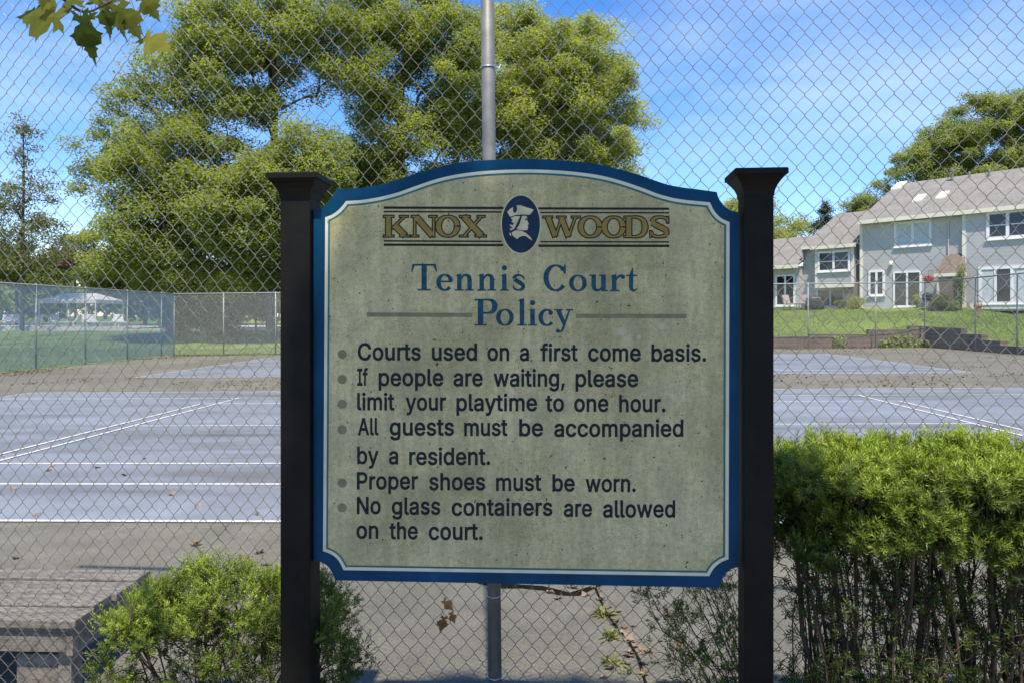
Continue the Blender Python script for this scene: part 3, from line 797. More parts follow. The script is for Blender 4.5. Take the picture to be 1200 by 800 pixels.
brand = (('K', 449.5, 278.4), ('N', 482, 278.4), ('O', 510.5, 278.4), ('X', 538.3, 278.4), ('W', 636, 279.2), ('O', 677, 279.2), ('O', 704.5, 279.2), ('D', 730.7, 279.2), ('S', 760.2, 279.2))
for word in (brand[:4], brand[4:]):
    Pd, Pg = [], []
    for ch, x, yb in word:
        G = Glyph(x, yb, 25.6, 0.026); brand_letter(ch, G); Pd += G.p
        G = Glyph(x, yb, 25.6, -0.03); brand_letter(ch, G); Pg += G.p
    ol = union_mesh('brand_word', Pd, m_dark)
    union_mesh('gold_filling', Pg, m_gold, YL - 0.0004, ol)
def band(x0, y0, x1, y1, h):
    return [(x0, y0), (x1, y1), (x1, y1 + h), (x0, y0 + h)]
for P in (band(450, 242.4, 590, 242.9, 2.9), band(450, 247.5, 588, 248.0, 1.9), band(450, 281.8, 588, 282.4, 1.9), band(450, 285.8, 590, 286.3, 2.8),
          band(631, 243.4, 784, 243.8, 2.7), band(633, 248.7, 784, 249, 1.7), band(633, 282.9, 784, 283.1, 1.7), band(631, 286.9, 784, 287.1, 2.9)):
    union_mesh('brand_stripe', [P], m_dark, YL - 0.0001)
m_rule = mat('grey_rule_paint', (0.165, 0.15, 0.085), 0.7, 0.2, 40)
union_mesh('title_rule', [band(430.5, 366.3, 553.8, 366.8, 4.9)], m_rule)
union_mesh('title_rule', [band(675, 367.9, 804, 368.2, 4.9)], m_rule)
m_bullet = mat('grey_bullet_paint', (0.17, 0.155, 0.09), 0.7, 0.2, 40)
for y in (414.8, 443.9, 473.0, 502.7, 565.0, 594.0):
    union_mesh('bullet_dot', [[(401.4 + 5.4 * math.cos(i * math.pi / 10), y + 5.4 * math.sin(i * math.pi / 10)) for i in range(20)]], m_bullet)
# emblem
def ell(cx, cy, rx, ry, n=40):
    return [(cx + rx * math.cos(2 * math.pi * i / n), cy + ry * math.sin(2 * math.pi * i / n)) for i in range(n)]
m_halo = mat('emblem_halo_paint', (0.48, 0.43, 0.25), 0.7, 0.15, 30)
m_navy = mat('emblem_navy_paint', (0.003, 0.017, 0.042), 0.7, 0.3, 20)
em = union_mesh('emblem', [ell(610.5, 263.2, 22.3, 33.6)], m_navy, YL - 0.0006)
union_mesh('emblem_rim', [ell(610.5, 263.2, 23.6, 35.0)], m_halo, YL - 0.0003, em)
def zz(*P):
    return [(560 + x / 10, 225 + y / 10) for x, y in P]
m_prof = mat('emblem_cream_paint', (0.48, 0.42, 0.25), 0.7, 0.15, 30)
Pp = [zz((345, 238), (378, 204), (415, 183), (414, 215), (420, 245), (440, 248), (458, 230), (462, 200), (455, 163), (500, 160), (560, 182), (655, 212), (640, 235), (610, 272), (520, 268), (440, 276), (378, 296)),
      zz((520, 285), (572, 285), (580, 312), (555, 322), (545, 330), (580, 334), (583, 352), (600, 380), (586, 392), (590, 420), (580, 452), (530, 455), (480, 448), (455, 440), (490, 380)),
      zz((388, 308), (430, 290), (498, 288), (470, 345), (440, 415), (420, 440), (388, 455), (372, 440), (410, 425), (375, 400), (378, 385), (410, 395), (425, 370), (395, 355), (408, 335)),
      zz((398, 480), (430, 460), (470, 452), (520, 462), (570, 490), (615, 530), (640, 575), (600, 550), (560, 520), (520, 520), (485, 535), (462, 558), (430, 535), (408, 515)),
      zz((370, 482), (388, 486), (392, 522), (380, 515))]
union_mesh('profile_motif', Pp, m_prof, YL - 0.001, em)
# policy text
m_text = mat('navy_text_paint', (0.005, 0.012, 0.014), 0.75, 0.6, 70)
def text_mesh(name, words, grow=19):
    mb = MB()
    for word, x0, x1, yb in words:
        adv, cons = 0, []
        for ch in word:
            a, sps = GLYPHS[ch]
            for s_ in sps:
                cons.append((ch, [(x + adv, y) for x, y in s_]))
            adv += a + 10
        # embolden each letter's contours
        out = []
        i = 0
        while i < len(cons):
            j = i
            while j < len(cons) and cons[j][0] == cons[i][0] and j - i < len(GLYPHS[cons[i][0]][1]): j += 1
            grp = [c for _, c in cons[i:j]]
            ars = [sum(c[k - 1][0] * c[k][1] - c[k][0] * c[k - 1][1] for k in range(len(c))) for c in grp]
            sg = 1 if ars[int(np.argmax(np.abs(ars)))] > 0 else -1
            for c in grp:
                if sg < 0: c = c[::-1]
                n = len(c)
                o = []
                for k in range(n):
                    a, b_, d_ = np.array(c[k - 1], float), np.array(c[k], float), np.array(c[(k + 1) % n], float)
                    e1, e2 = (b_ - a) / (np.linalg.norm(b_ - a) + 1e-9), (d_ - b_) / (np.linalg.norm(d_ - b_) + 1e-9)
                    n1, n2 = np.array([e1[1], -e1[0]]), np.array([e2[1], -e2[0]])
                    m_ = n1 + n2
                    m_ /= max(np.dot(m_, n1), 0.6)
                    o.append(b_ + m_ * grow)
                out.append(o)
            i = j
        allx = [p[0] for c in out for p in c]
        mn, mx_ = min(allx), max(allx)
        sx, sy = (x1 - x0) / (mx_ - mn), 19.0 / 509
        V, E = [], []
        for c in out:
            k = len(V)
            V += [Vector(sp(x0 + (p[0] - mn) * sx, yb - p[1] * sy)) for p in c]
            E += [(k + q, k + (q + 1) % len(c)) for q in range(len(c))]
        r = delaunay_2d_cdt(V, E, [], 0, 1e-7)
        loops = []
        k = 0
        for c in out:
            loops.append(np.array([V[q] for q in range(k, k + len(c))]))
            k += len(c)
        kk = len(mb.v)
        mb.v += [(p[0], YL, p[1]) for p in r[0]]
        for f in r[2]:
            cx = sum(r[0][q][0] for q in f) / len(f)
            cy = sum(r[0][q][1] for q in f) / len(f)
            wn = 0
            for lp in loops:
                a, b_ = lp, np.roll(lp, -1, 0)
                cr = (b_[:, 0] - a[:, 0]) * (cy - a[:, 1]) - (cx - a[:, 0]) * (b_[:, 1] - a[:, 1])
                wn += np.sum((a[:, 1] <= cy) & (b_[:, 1] > cy) & (cr > 0)) - np.sum((a[:, 1] > cy) & (b_[:, 1] <= cy) & (cr < 0))
            if wn != 0:
                mb.f.append(tuple(q + kk for q in f))
    return mb.build(name, m_text, board, True)
LINES = [
    (421.2, 422.9, [('Courts', 419.6, 493.3), ('used', 506.3, 559.3), ('on', 571.3, 596.8), ('a', 609.2, 620.0), ('first', 633.2, 677.2), ('come', 689.1, 750.8), ('basis.', 763.2, 827.3)]),
    (450.9, 452.5, [('If', 418.9, 431.5), ('people', 444, 519.7), ('are', 531.6, 565.9), ('waiting,', 578.4, 662), ('please', 674.4, 747.8)]),
    (479.4, 481.9, [('limit', 418.9, 462.7), ('your', 475.5, 523), ('playtime', 535, 629.5), ('to', 639.3, 661), ('one', 672.8, 713), ('hour.', 725.5, 779.7)]),
    (508.7, 511.0, [('All', 419.6, 444), ('guests', 456.9, 532.3), ('must', 544.2, 595), ('be', 608.5, 636.4), ('accompanied', 649.4, 800.7)]),
    (542.2, 544.0, [('by', 418.9, 444.2), ('a', 455.9, 467), ('resident.', 479.7, 574.6)]),
    (571.6, 575.4, [('Proper', 418.5, 490.2), ('shoes', 503, 568.8), ('must', 581.4, 634.6), ('be', 647.4, 673.6), ('worn.', 686, 744.9)]),
    (600.8, 605.4, [('No', 418.5, 446.5), ('glass', 459.4, 516.2), ('containers', 529.5, 647.4), ('are', 660.7, 693.7), ('allowed', 706.6, 791.2)]),
    (629.6, 631.6, [('on', 418, 443.7), ('the', 456.6, 489.8), ('court.', 502.6, 565.8)])]
for ya, yb, ws in LINES:
    xe = ws[-1][2]
    for w_, x0, x1 in ws:
        text_mesh('policy_word', [(w_, x0, x1, ya + (yb - ya) * (0.5 * (x0 + x1) - 419) / (xe - 419 + 1e-6))])
# ================================================================== chain link fence in front of the courts
m_wire, t, b = nodes_of('galvanised_wire')
v = coords(t)
r1 = ramp(t, [(0.3, (0.12, 0.11, 0.085)), (0.7, (0.27, 0.25, 0.2))])
t.links.new(noise(t, v, 9, 4, 0.6), r1.inputs['Fac'])
t.links.new(r1.outputs['Color'], b.inputs['Base Color'])
b.inputs['Metallic'].default_value = 0.3
b.inputs['Roughness'].default_value = 0.34
m_galv = mat('galvanised_steel', (0.2, 0.197, 0.18), 0.55, 0.25, 14, 0.1, 120, metal=0.35)
m_tie = mat('aluminium_tie', (0.72, 0.72, 0.7), 0.35, 0.08, 20, metal=0.9)
FA = math.radians(-3.75)
FU = np.array([math.cos(FA), math.sin(FA), 0])
FN = np.array([-math.sin(FA), math.cos(FA), 0])
FP = at(576, 437, 2.97)
FO = np.array([FP[0], FP[1], 0])
fence = thing('chain_link_fence', 'tall galvanised chain link fence close behind the policy sign', 'fence', FO)
PW, PH, WR = 0.0647, 0.0787, 0.00135
def chain_mesh(name, u0, u1, z0, z1, parent):
    half = PW / 2
    n_w = int((u1 - u0) / half)
    n_s = int((z1 - z0) / (PH / 2))
    # one wire = zigzag between two knuckle columns; points per half row: knuckle in, knuckle out, mid
    pts = []
    js = np.arange(n_s + 1)
    for i in range(n_w):
        ua, ub = u0 + i * half, u0 + (i + 1) * half
        odd = (js + i) % 2
        e = WR * 0.55
        uk = np.where(odd == 0, ua - e, ub + e)
        zk = z0 + js * PH / 2
        P = np.zeros((n_s + 1, 3, 3))
        du = np.where(odd == 0, 1, -1)
        P[:, 0, 0] = uk + du * 0.0024; P[:, 0, 2] = zk - 0.0052
        P[:, 1, 0] = uk; P[:, 1, 2] = zk
        P[:, 2, 0] = uk + du * 0.0024; P[:, 2, 2] = zk + 0.0052
        sgn = np.where(odd == 0, 1, -1)
        P[:, 0, 1] = sgn * WR * 0.8
        P[:, 2, 1] = -sgn * WR * 0.8
        pts.append(P.reshape(-1, 3))
    A = np.array(pts)                                   # wires x points x 3
    uu, zz_ = A[..., 0], A[..., 2]
    du = 0.005 * smooth_noise(uu * 2.2, zz_ * 2.0, 21) + 0.0024 * smooth_noise(uu * 19, zz_ * 17, 22)
    dz = 0.005 * smooth_noise(uu * 2.0, zz_ * 1.7, 23) + 0.0024 * smooth_noise(uu * 17, zz_ * 21, 24)
    A[..., 0] += du
    A[..., 2] += dz
    A[..., 1] += 0.012 * smooth_noise(uu * 1.3, zz_ * 1.1, 25)
    T = np.zeros_like(A)
    T[:, 1:-1] = A[:, 2:] - A[:, :-2]
    T[:, 0] = A[:, 1] - A[:, 0]
    T[:, -1] = A[:, -1] - A[:, -2]
    T /= np.linalg.norm(T, axis=-1, keepdims=True)
    yv = np.array([0, 1.0, 0])
    S1 = np.cross(T, yv)
    S1 /= np.linalg.norm(S1, axis=-1, keepdims=True)
    S2 = np.cross(S1, T)
    k = 5
    ring = [A + WR * (math.cos(2 * math.pi * j / k) * S1 + math.sin(2 * math.pi * j / k) * S2) for j in range(k)]
    R = np.stack(ring, 2)                               # wires, points, k, 3
    nw, npt = R.shape[:2]
    idx = np.arange(nw * npt * k).reshape(nw, npt, k)
    a = idx[:, :-1, :]
    b_ = np.roll(idx, -1, 2)[:, :-1, :]
    c_ = np.roll(idx, -1, 2)[:, 1:, :]
    d_ = idx[:, 1:, :]
    Q = np.stack([a, b_, c_, d_], -1).reshape(-1, 4)
    V = R.reshape(-1, 3)
    Vw = FO + V[:, :1] * FU + V[:, 1:2] * FN + V[:, 2:3] * np.array([0, 0, 1.0])
    return npmesh(name, Vw, Q, m_wire, parent, smooth=True)
chain_mesh('wire_mesh', -2.75, 2.6, 0.04, 3.66, fence)
pr = 0.0262
def fpt(u, z, off=0.0):
    return FO + FU * u + FN * off + np.array([0, 0, z])
pu0 = 0.0
mb = MB()
top_u = -0.006
def post_u(z):
    return 0.002 - 0.0115 * (z - EYE)
mb.tube([fpt(post_u(z), z, -pr - 0.005) for z in (-0.1, 1.2, 2.4, 3.68)], pr, 20)
fpost = mb.build('post', m_galv, fence, smooth=True)
mb = MB()
mb.lathe(fpt(post_u(3.68), 3.66, -pr - 0.005), [(0.030, 0), (0.030, 0.03), (0.022, 0.05), (0.006, 0.058)], 18)
mb.build('post_cap', m_galv, fpost, smooth=True)
mb = MB()
mb.tube([fpt(-2.8, 3.62, -0.028), fpt(2.65, 3.62, -0.028)], 0.021, 14)
mb.build('top_rail', m_galv, fence, smooth=True)
for y in (78.5, 255, 430, 560, 695.5, 790.5):
    z = at(577, y, 2.94)[2]
    pu = post_u(z)
    P = []
    for i in range(15):
        a = math.radians(-12 + 204 * i / 14)
        P.append(fpt(pu - (pr + 0.0022) * math.cos(a), z - 0.004 * math.sin(a), -pr - 0.005 - (pr + 0.0022) * math.sin(a)))
    P = [fpt(pu - pr - 0.011, z + 0.004, 0.003)] + P + [fpt(pu + pr + 0.012, z + 0.006, 0.003), fpt(pu + pr + 0.02, z + 0.016, -0.003)]
    mb = MB()
    mb.tube(P, 0.0019, 6)
    mb.build('tie_wire', m_tie, fpost, smooth=True)

# ================================================================== fences round the far side of the courts
m_fgalv = mat('weathered_fence_steel', (0.26, 0.28, 0.27), 0.75, 0.1, 3)
m_fwire = mat('pale_fence_wire', (0.56, 0.6, 0.55), 0.65, 0.1, 3)
def far_fence(label, pts, posts, zt=2.88, wire=0.0055, pitch=0.06, mid=None, group=None):
    pts = [np.array([p[0], p[1]], float) for p in pts]
    o = thing('court_fence', label, 'fence', (pts[0][0], pts[0][1], gz(*pts[0])), group)
    V, Q = [], []
    mr = MB()
    for a, b_ in zip(pts[:-1], pts[1:]):
        Ln = np.linalg.norm(b_ - a)
        d = (b_ - a) / Ln
        nrm = np.array([-d[1], d[0]])
        z0 = lambda q: float(gz(q[0], q[1])) + 0.05
        H = zt - 0.05
        for sgn in (1, -1):
            s0 = -H
            while s0 < Ln:
                e0, e1 = s0, s0 + H
                h0, h1 = 0.0, H
                if e0 < 0: h0 = -e0; e0 = 0
                if e1 > Ln: h1 = H - (e1 - Ln); e1 = Ln
                if h1 - h0 > 0.05:
                    p, q = (a + d * e0, a + d * e1) if sgn > 0 else (b_ - d * e0, b_ - d * e1)
                    zb = z0(p)
                    A_, B_ = np.array([p[0], p[1], zb + h0]), np.array([q[0], q[1], zb + h1])
                    dd = (B_ - A_) / np.linalg.norm(B_ - A_)
                    n3 = np.array([nrm[0], nrm[1], 0])
                    s1 = np.cross(dd, n3)
                    k = len(V)
                    for P_ in (A_, B_):
                        for j in range(3):
                            t_ = 2 * math.pi * j / 3 + 0.5
                            V.append(P_ + wire * 0.5 * (math.cos(t_) * s1 + math.sin(t_) * n3))
                    for j in range(3):
                        Q.append((k + j, k + (j + 1) % 3, k + 3 + (j + 1) % 3, k + 3 + j))
                s0 += pitch
        zt_ = lambda q: (q[0], q[1], float(gz(q[0], q[1])) + zt)
        mr.tube([zt_(a), zt_(b_)], 0.03, 8)
    npmesh('wire_mesh', V, Q, m_fwire, o)
    mr.build('top_rail', m_fgalv, o, smooth=True)
    if mid:
        for (a, b_, h) in mid:
            mm = MB()
            mm.tube([(a[0], a[1], float(gz(*a)) + h), (b_[0], b_[1], float(gz(*b_)) + h)], 0.025, 8)
            mm.build('mid_rail', m_fgalv, o, smooth=True)
    for p in posts:
        mm = MB()
        z = float(gz(*p))
        mm.tube([(p[0], p[1], z - 0.1), (p[0], p[1], z + zt + 0.05)], 0.03, 10)
        mm.build('post', m_fgalv, o, smooth=True)
    return o
def xpix_on_y(x, Y):
    d = ray(x, 400); return (d[0] / d[1] * Y, Y)
def ypix_on_x(x, X):
    d = ray(x, 400); return (X, d[1] / d[0] * X)
CL = (XL + 0.15, 35.0)
far_fence('pale chain link fence behind the left end of the far court, ending at a corner', [CL, (3.5, 35.0)],
          [CL] + [xpix_on_y(x, 35.0) for x in (262, 323, 386, 450, 515, 580)] + [(3.5, 35.0)], 2.92)
ps = [ypix_on_x(x, XL + 0.15) for x in (-70, 42, 100, 149, 189)]
far_fence('pale chain link fence running along the left side of the courts, with a gate', [(XL + 0.15, 12.0), CL],
          ps + [(XL + 0.15, 17.0)], 2.92, 0.0095, 0.052, mid=[(ps[3], ps[4], 1.35)])
CR = (XR - 0.25, 37.9)
far_fence('thin chain link fence along the foot of the brown retaining wall', [(3.5, 37.9), CR],
          [(3.5, 37.9)] + [xpix_on_y(x, 37.9) for x in (800, 870, 947, 1026)] + [CR], 3.2, 0.0035, 0.09)
far_fence('thin chain link fence along the right side of the courts', [(XR - 0.25, 14.0), CR],
          [ypix_on_x(x, XR - 0.25) for x in (1143, 1192, 1260, 1370)] + [(XR - 0.25, 14.2)], 3.2, 0.0035, 0.09)

# ================================================================== bench table behind the fence
m_wood, t, b = nodes_of('weathered_planks')
v = coords(t, (0.35, 5, 5))
r1 = ramp(t, [(0.25, (0.085, 0.073, 0.056)), (0.5, (0.185, 0.165, 0.132)), (0.75, (0.27, 0.245, 0.2))])
t.links.new(noise(t, v, 7, 8, 0.7, 0.3), r1.inputs['Fac'])
r2 = ramp(t, [(0.35, (0.5, 0.48, 0.45)), (0.55, (1, 1, 1))])
t.links.new(noise(t, coords(t), 22, 4, 0.6), r2.inputs['Fac'])
t.links.new(mixn(t, 0.8, r1.outputs['Color'], r2.outputs['Color'], 'MULTIPLY'), b.inputs['Base Color'])
b.inputs['Roughness'].default_value = 0.85
bumpn(t, b, noise(t, v, 16, 6, 0.7), 0.5, 0.006)
bx1 = -2.06
by0, by1 = 3.19, 3.87
zt = 0.322
bench = thing('plank_bench', 'weathered grey plank bench behind the chain link fence', 'bench', (bx1 - 0.9, 3.5, -0.02))
edges = [3.19, 3.353, 3.515, 3.70, 3.86]
for i in range(4):
    mb = MB()
    g0, g1 = (0.007, 0.010)
    dx = (0.012, -0.006, 0.008, 0.0)[i]
    mb.box(bx1 - 1.9, bx1 + dx, edges[i] + g0, edges[i + 1] - g1 - (0.008 if i == 2 else 0), zt - 0.038, zt + (0.0, 0.003, -0.002, 0.002)[i])
    mb.build('plank', m_wood, bench, bevel=0.004)
mb = MB(); mb.box(bx1 - 1.86, bx1 - 0.045, by0 + 0.03, by0 + 0.065, zt - 0.15, zt - 0.04); mb.build('apron', m_wood, bench, bevel=0.003)
mb = MB(); mb.box(bx1 - 1.86, bx1 - 0.045, by1 - 0.065, by1 - 0.03, zt - 0.17, zt - 0.04); mb.build('apron', m_wood, bench, bevel=0.003)
mb = MB(); mb.box(bx1 - 0.043, bx1 - 0.012, by0 + 0.028, by1 - 0.028, zt - 0.165, zt - 0.041); mb.build('end_board', m_wood, bench, bevel=0.003)
for lx in (bx1 - 0.105, bx1 - 1.83):
    for ly in (by0 + 0.068, by1 - 0.15):
        mb = MB(); mb.box(lx, lx + 0.06, ly, ly + 0.085, -0.03, zt - 0.042); mb.build('leg', m_wood, bench, bevel=0.003)
mb = MB(); mb.box(bx1 - 0.3, bx1 - 0.11, by0 + 0.075, by0 + 0.11, -0.02, zt - 0.18); mb.build('brace', m_wood, bench, bevel=0.003)
# ================================================================== foliage tools
def rand_unit(n, r=RNG):
    v = r.normal(size=(n, 3))
    return v / np.linalg.norm(v, axis=1, keepdims=True)
def leaf_cards(P, size, up=0.6, aspect=0.55, nrm=None, r=RNG):
    """small pointed leaves at the points P; returns verts (n*4,3), quads"""
    n = len(P)
    N = rand_unit(n, r) * (1 - 0.35 * up) + np.array([0, 0, up])
    if nrm is not None: N = N + nrm
    N /= np.linalg.norm(N, axis=1, keepdims=True)
    A = np.cross(N, rand_unit(n, r))
    A /= np.linalg.norm(A, axis=1, keepdims=True) + 1e-9
    B = np.cross(N, A)
    s = (size * r.uniform(0.65, 1.3, n))[:, None] if np.isscalar(size) else size[:, None]
    V = np.stack([P - A * s, P + B * s * aspect - N * s * 0.12, P + A * s, P - B * s * aspect - N * s * 0.12], 1).reshape(-1, 3)
    Q = np.arange(4 * n).reshape(n, 4)
    return V, Q
def skeleton(base, trunk, clumps, bend=0.12, r=RNG):
    """trunk: list of points from the base up; clumps: branch ends. returns nodes, parents"""
    nodes = [np.asarray(p, float) for p in trunk]
    par = [-1] + list(range(len(trunk) - 1))
    cost = [0.0]
    for i in range(1, len(nodes)):
        cost.append(cost[-1] + np.linalg.norm(nodes[i] - nodes[i - 1]))
    order = np.argsort([min(np.linalg.norm(c - q) for q in nodes) for c in clumps])
    ends = []
    for i in order:
        c = clumps[i]
        N = np.array(nodes)
        dv = c - N
        dist = np.linalg.norm(dv, axis=1)
        sc = dist + 0.25 * np.array(cost) + np.where(dv[:, 2] < -0.3, 1.5 * np.abs(dv[:, 2]), 0)
        sc[0] += 1e3 if len(nodes) > 2 else 0
        j = int(np.argmin(sc))
        a = nodes[j]
        ln = dist[j]
        m = 3 if ln > 1.2 else 2
        prev = j
        for k in range(1, m + 1):
            t = k / m
            p = a + (c - a) * t
            if k < m: p = p + rand_unit(1, r)[0] * bend * ln * 0.5 + np.array([0, 0, 0.10 * ln * math.sin(math.pi * t)])
            nodes.append(p); par.append(prev)
            cost.append(cost[prev] + np.linalg.norm(p - nodes[prev]))
            prev = len(nodes) - 1
        ends.append(prev)
    return np.array(nodes), np.array(par), ends
def branch_mesh(nodes, par, r_tip, r_max, power=0.46, k=6):
    n = len(nodes)
    cnt = np.zeros(n)
    leaf = np.ones(n, bool)
    for i in range(n):
        if par[i] >= 0: leaf[par[i]] = False
    cnt[leaf] = 1
    for i in range(n - 1, 0, -1):
        if par[i] >= 0: cnt[par[i]] += cnt[i]
    rad = r_tip * cnt ** power
    rad = rad * min(1.0, r_max / rad.max()) if rad.max() > r_max else rad
    idx = np.array([i for i in range(n) if par[i] >= 0])
    A, B = nodes[par[idx]], nodes[idx]
    ra = np.minimum(rad[par[idx]], rad[idx] * 1.35)
    rb = rad[idx]
    D = B - A
    D /= np.linalg.norm(D, axis=1, keepdims=True) + 1e-9
    ref = np.where(np.abs(D[:, 2:3]) < 0.9, np.array([[0, 0, 1.0]]), np.array([[1.0, 0, 0]]))
    S = np.cross(D, ref); S /= np.linalg.norm(S, axis=1, keepdims=True) + 1e-9
    T = np.cross(D, S)
    A = A - D * ra[:, None] * 0.3
    V = np.zeros((len(idx), 2, k, 3))
    for j in range(k):
        a = 2 * math.pi * j / k
        o = math.cos(a) * S + math.sin(a) * T
        V[:, 0, j] = A + o * ra[:, None]
        V[:, 1, j] = B + o * rb[:, None]
    I = np.arange(V.shape[0] * 2 * k).reshape(-1, 2, k)
    Q = np.stack([I[:, 0], np.roll(I[:, 0], -1, 1), np.roll(I[:, 1], -1, 1), I[:, 1]], -1).reshape(-1, 4)
    return V.reshape(-1, 3), Q
m_bark = mat('tree_bark', (0.075, 0.062, 0.047), 0.9, 0.35, 3, 0.6, 14, stretch=(3, 3, 0.6), dist=0.05)
LM = {
    'oak': leafmat('spring_oak_leaves', (0.14, 0.175, 0.055), (0.345, 0.38, 0.11), 0.56),
    'dark': leafmat('deep_green_leaves', (0.065, 0.098, 0.028), (0.175, 0.215, 0.055), 0.48),
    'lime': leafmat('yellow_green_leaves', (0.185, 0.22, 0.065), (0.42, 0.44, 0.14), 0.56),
    'mid': leafmat('fresh_green_leaves', (0.135, 0.17, 0.065), (0.33, 0.365, 0.135), 0.54),
    'sparse': leafmat('opening_leaves', (0.08, 0.09, 0.035), (0.22, 0.235, 0.09), 0.45),
    'red': leafmat('bronze_leaves', (0.13, 0.09, 0.06), (0.29, 0.2, 0.14), 0.35, (1.2, 0.9, 0.7)),
    'pine': leafmat('conifer_needles', (0.03, 0.05, 0.028), (0.08, 0.11, 0.055), 0.25),
}
def tree(label, cat, base_px, d, trunk_px, blobs, leaf='oak', lsize=0.15, r_max=0.35, r_tip=0.02, seed=1, up=0.85, name='tree', group=None, base=None):
    """trunk_px: pixels up the trunk; blobs: (x, y, depth offset, rx, ry, rz_m, clumps, leaves per clump, clump radius m)"""
    r = np.random.default_rng(seed)
    s = d / F
    b0 = at(base_px[0], base_px[1], d)
    b0[2] = float(land(b0[0], b0[1])) - 0.1
    o = thing(name, label, cat, b0, group)
    tr = [b0] + [at(x, y, d + dz) for x, y, dz in trunk_px]
    cl, cr, nl = [], [], []
    lsize *= 0.6
    for (x, y, dz, rx, ry, rz, n, per, rad) in blobs:
        n, per, rad = int(n * 1.75), per * 1.5, rad * 1.0
        c = at(x, y, d + dz)
        u = rand_unit(n, r) * (r.uniform(0, 1, n) ** (1 / 2.4))[:, None]
        P = c + u * np.array([rx * s, rz, ry * s])
        for p in P:
            p[2] = max(p[2], float(land(p[0], p[1])) + 0.5)
            cl.append(p); cr.append(rad * r.uniform(0.7, 1.35)); nl.append(int(per * r.uniform(0.55, 1.5)))
    nodes, par, ends = skeleton(b0, tr, cl, r=r)
    V, Q = branch_mesh(nodes, par, r_tip, r_max)
    npmesh('trunk', V, Q, m_bark, o, smooth=True)
    Ps, Ts = [], []
    for c, rad, n in zip(cl, cr, nl):
        g = rand_unit(n, r) * (r.uniform(0, 1, n) ** 0.5)[:, None] * rad * np.array([1.0, 1.0, 0.62])
        Ps.append(c + g)
        Ts.append(np.clip(r.normal(0.55, 0.22) + r.normal(0, 0.17, n), 0, 1))
    P, T = np.concatenate(Ps), np.concatenate(Ts)
    V, Q = leaf_cards(P, lsize, up, r=r)
    npmesh('crown', V, Q, LM[leaf], o, np.repeat(T, 4))
    return o
# ================================================================== trees beyond the courts
G1 = 'trees beyond the courts'
tree('broad spreading tree, the largest, left of the fence post beyond the pale fence', 'tree', (318, 372), 46,
     [(318, 330, 0), (316, 270, 0), (320, 200, 0.3), (322, 120, 0), (320, 40, 0.5)],
     [(235, 262, 0, 120, 62, 4.5, 90, 300, 1.25), (210, 195, 0, 105, 55, 4, 64, 240, 1.15), (165, 290, 1, 60, 50, 3, 30, 260, 1.1),
      (300, 240, -2, 70, 60, 3, 46, 290, 1.2), (250, 110, 0.5, 105, 62, 4, 64, 230, 1.15), (300, 30, 0, 95, 60, 4, 60, 230, 1.15),
      (360, 205, -1, 55, 70, 3, 40, 250, 1.1), (390, 60, 1, 60, 70, 3, 34, 200, 1.0), (235, 40, 1, 40, 50, 2, 16, 190, 0.95),
      (120, 200, 1, 30, 60, 2, 12, 180, 0.9), (300, -60, 0, 120, 50, 4, 40, 180, 1.2), (330, 320, 1, 60, 25, 3, 20, 260, 1.1), (160, 140, 0, 45, 50, 2, 16, 150, 0.9)],
     'oak', 0.15, 0.42, 0.022, 31, group=G1)
tree('tall open tree with sky between its boughs, just left of the fence post', 'tree', (470, 372), 50,
     [(471, 300, 0), (470, 220, 0), (468, 160, 0), (472, 90, 0.5), (480, 20, 0)],
     [(440, 190, 0, 50, 40, 3, 34, 260, 1.15), (520, 150, 0, 55, 60, 3, 50, 230, 1.05), (440, 100, 1, 45, 60, 3, 34, 210, 1.05), (500, 45, 0, 75, 55, 4, 56, 250, 1.15),
      (545, 90, -1, 40, 70, 3, 34, 230, 1.0), (430, 250, 1, 70, 60, 4, 50, 280, 1.2), (530, 250, 1, 60, 60, 4, 40, 260, 1.2), (420, 20, 1, 40, 40, 3, 24, 220, 1.0), (480, -50, 0, 90, 50, 4, 36, 180, 1.2)],
     'oak', 0.15, 0.34, 0.022, 32, group=G1)
tree('round yellow green tree right of the fence post', 'tree', (640, 368), 54,
     [(640, 300, 0), (642, 240, 0), (640, 170, 0), (645, 100, 0)],
     [(640, 85, 0, 105, 66, 5, 110, 290, 1.15), (690, 140, 0, 68, 70, 4, 70, 290, 1.1), (600, 150, -1, 60, 66, 4, 64, 270, 1.1), (655, 210, 1, 95, 45, 4, 70, 260, 1.2), (715, 200, 0, 42, 40, 3, 26, 200, 1.0),
      (640, 275, 1, 85, 45, 4, 40, 260, 1.2), (600, 40, 0, 50, 32, 3, 24, 260, 1.0)],
     'lime', 0.15, 0.36, 0.022, 33, group=G1)
tree('thin young tree with sparse leaves at the left edge of the picture', 'tree', (26, 385), 58,
     [(26, 330, 0), (27, 260, 0), (28, 200, 0), (27, 150, 0)],
     [(28, 165, 0, 16, 38, 1.3, 14, 34, 0.75), (30, 225, 0, 36, 40, 2.2, 24, 40, 0.9), (26, 285, 0, 52, 34, 3, 34, 60, 1.0), (58, 265, 0, 26, 20, 1.5, 10, 40, 0.85), (-6, 250, 0, 26, 40, 2, 14, 40, 0.9)],
     'sparse', 0.16, 0.2, 0.02, 34, up=0.4, group=G1)
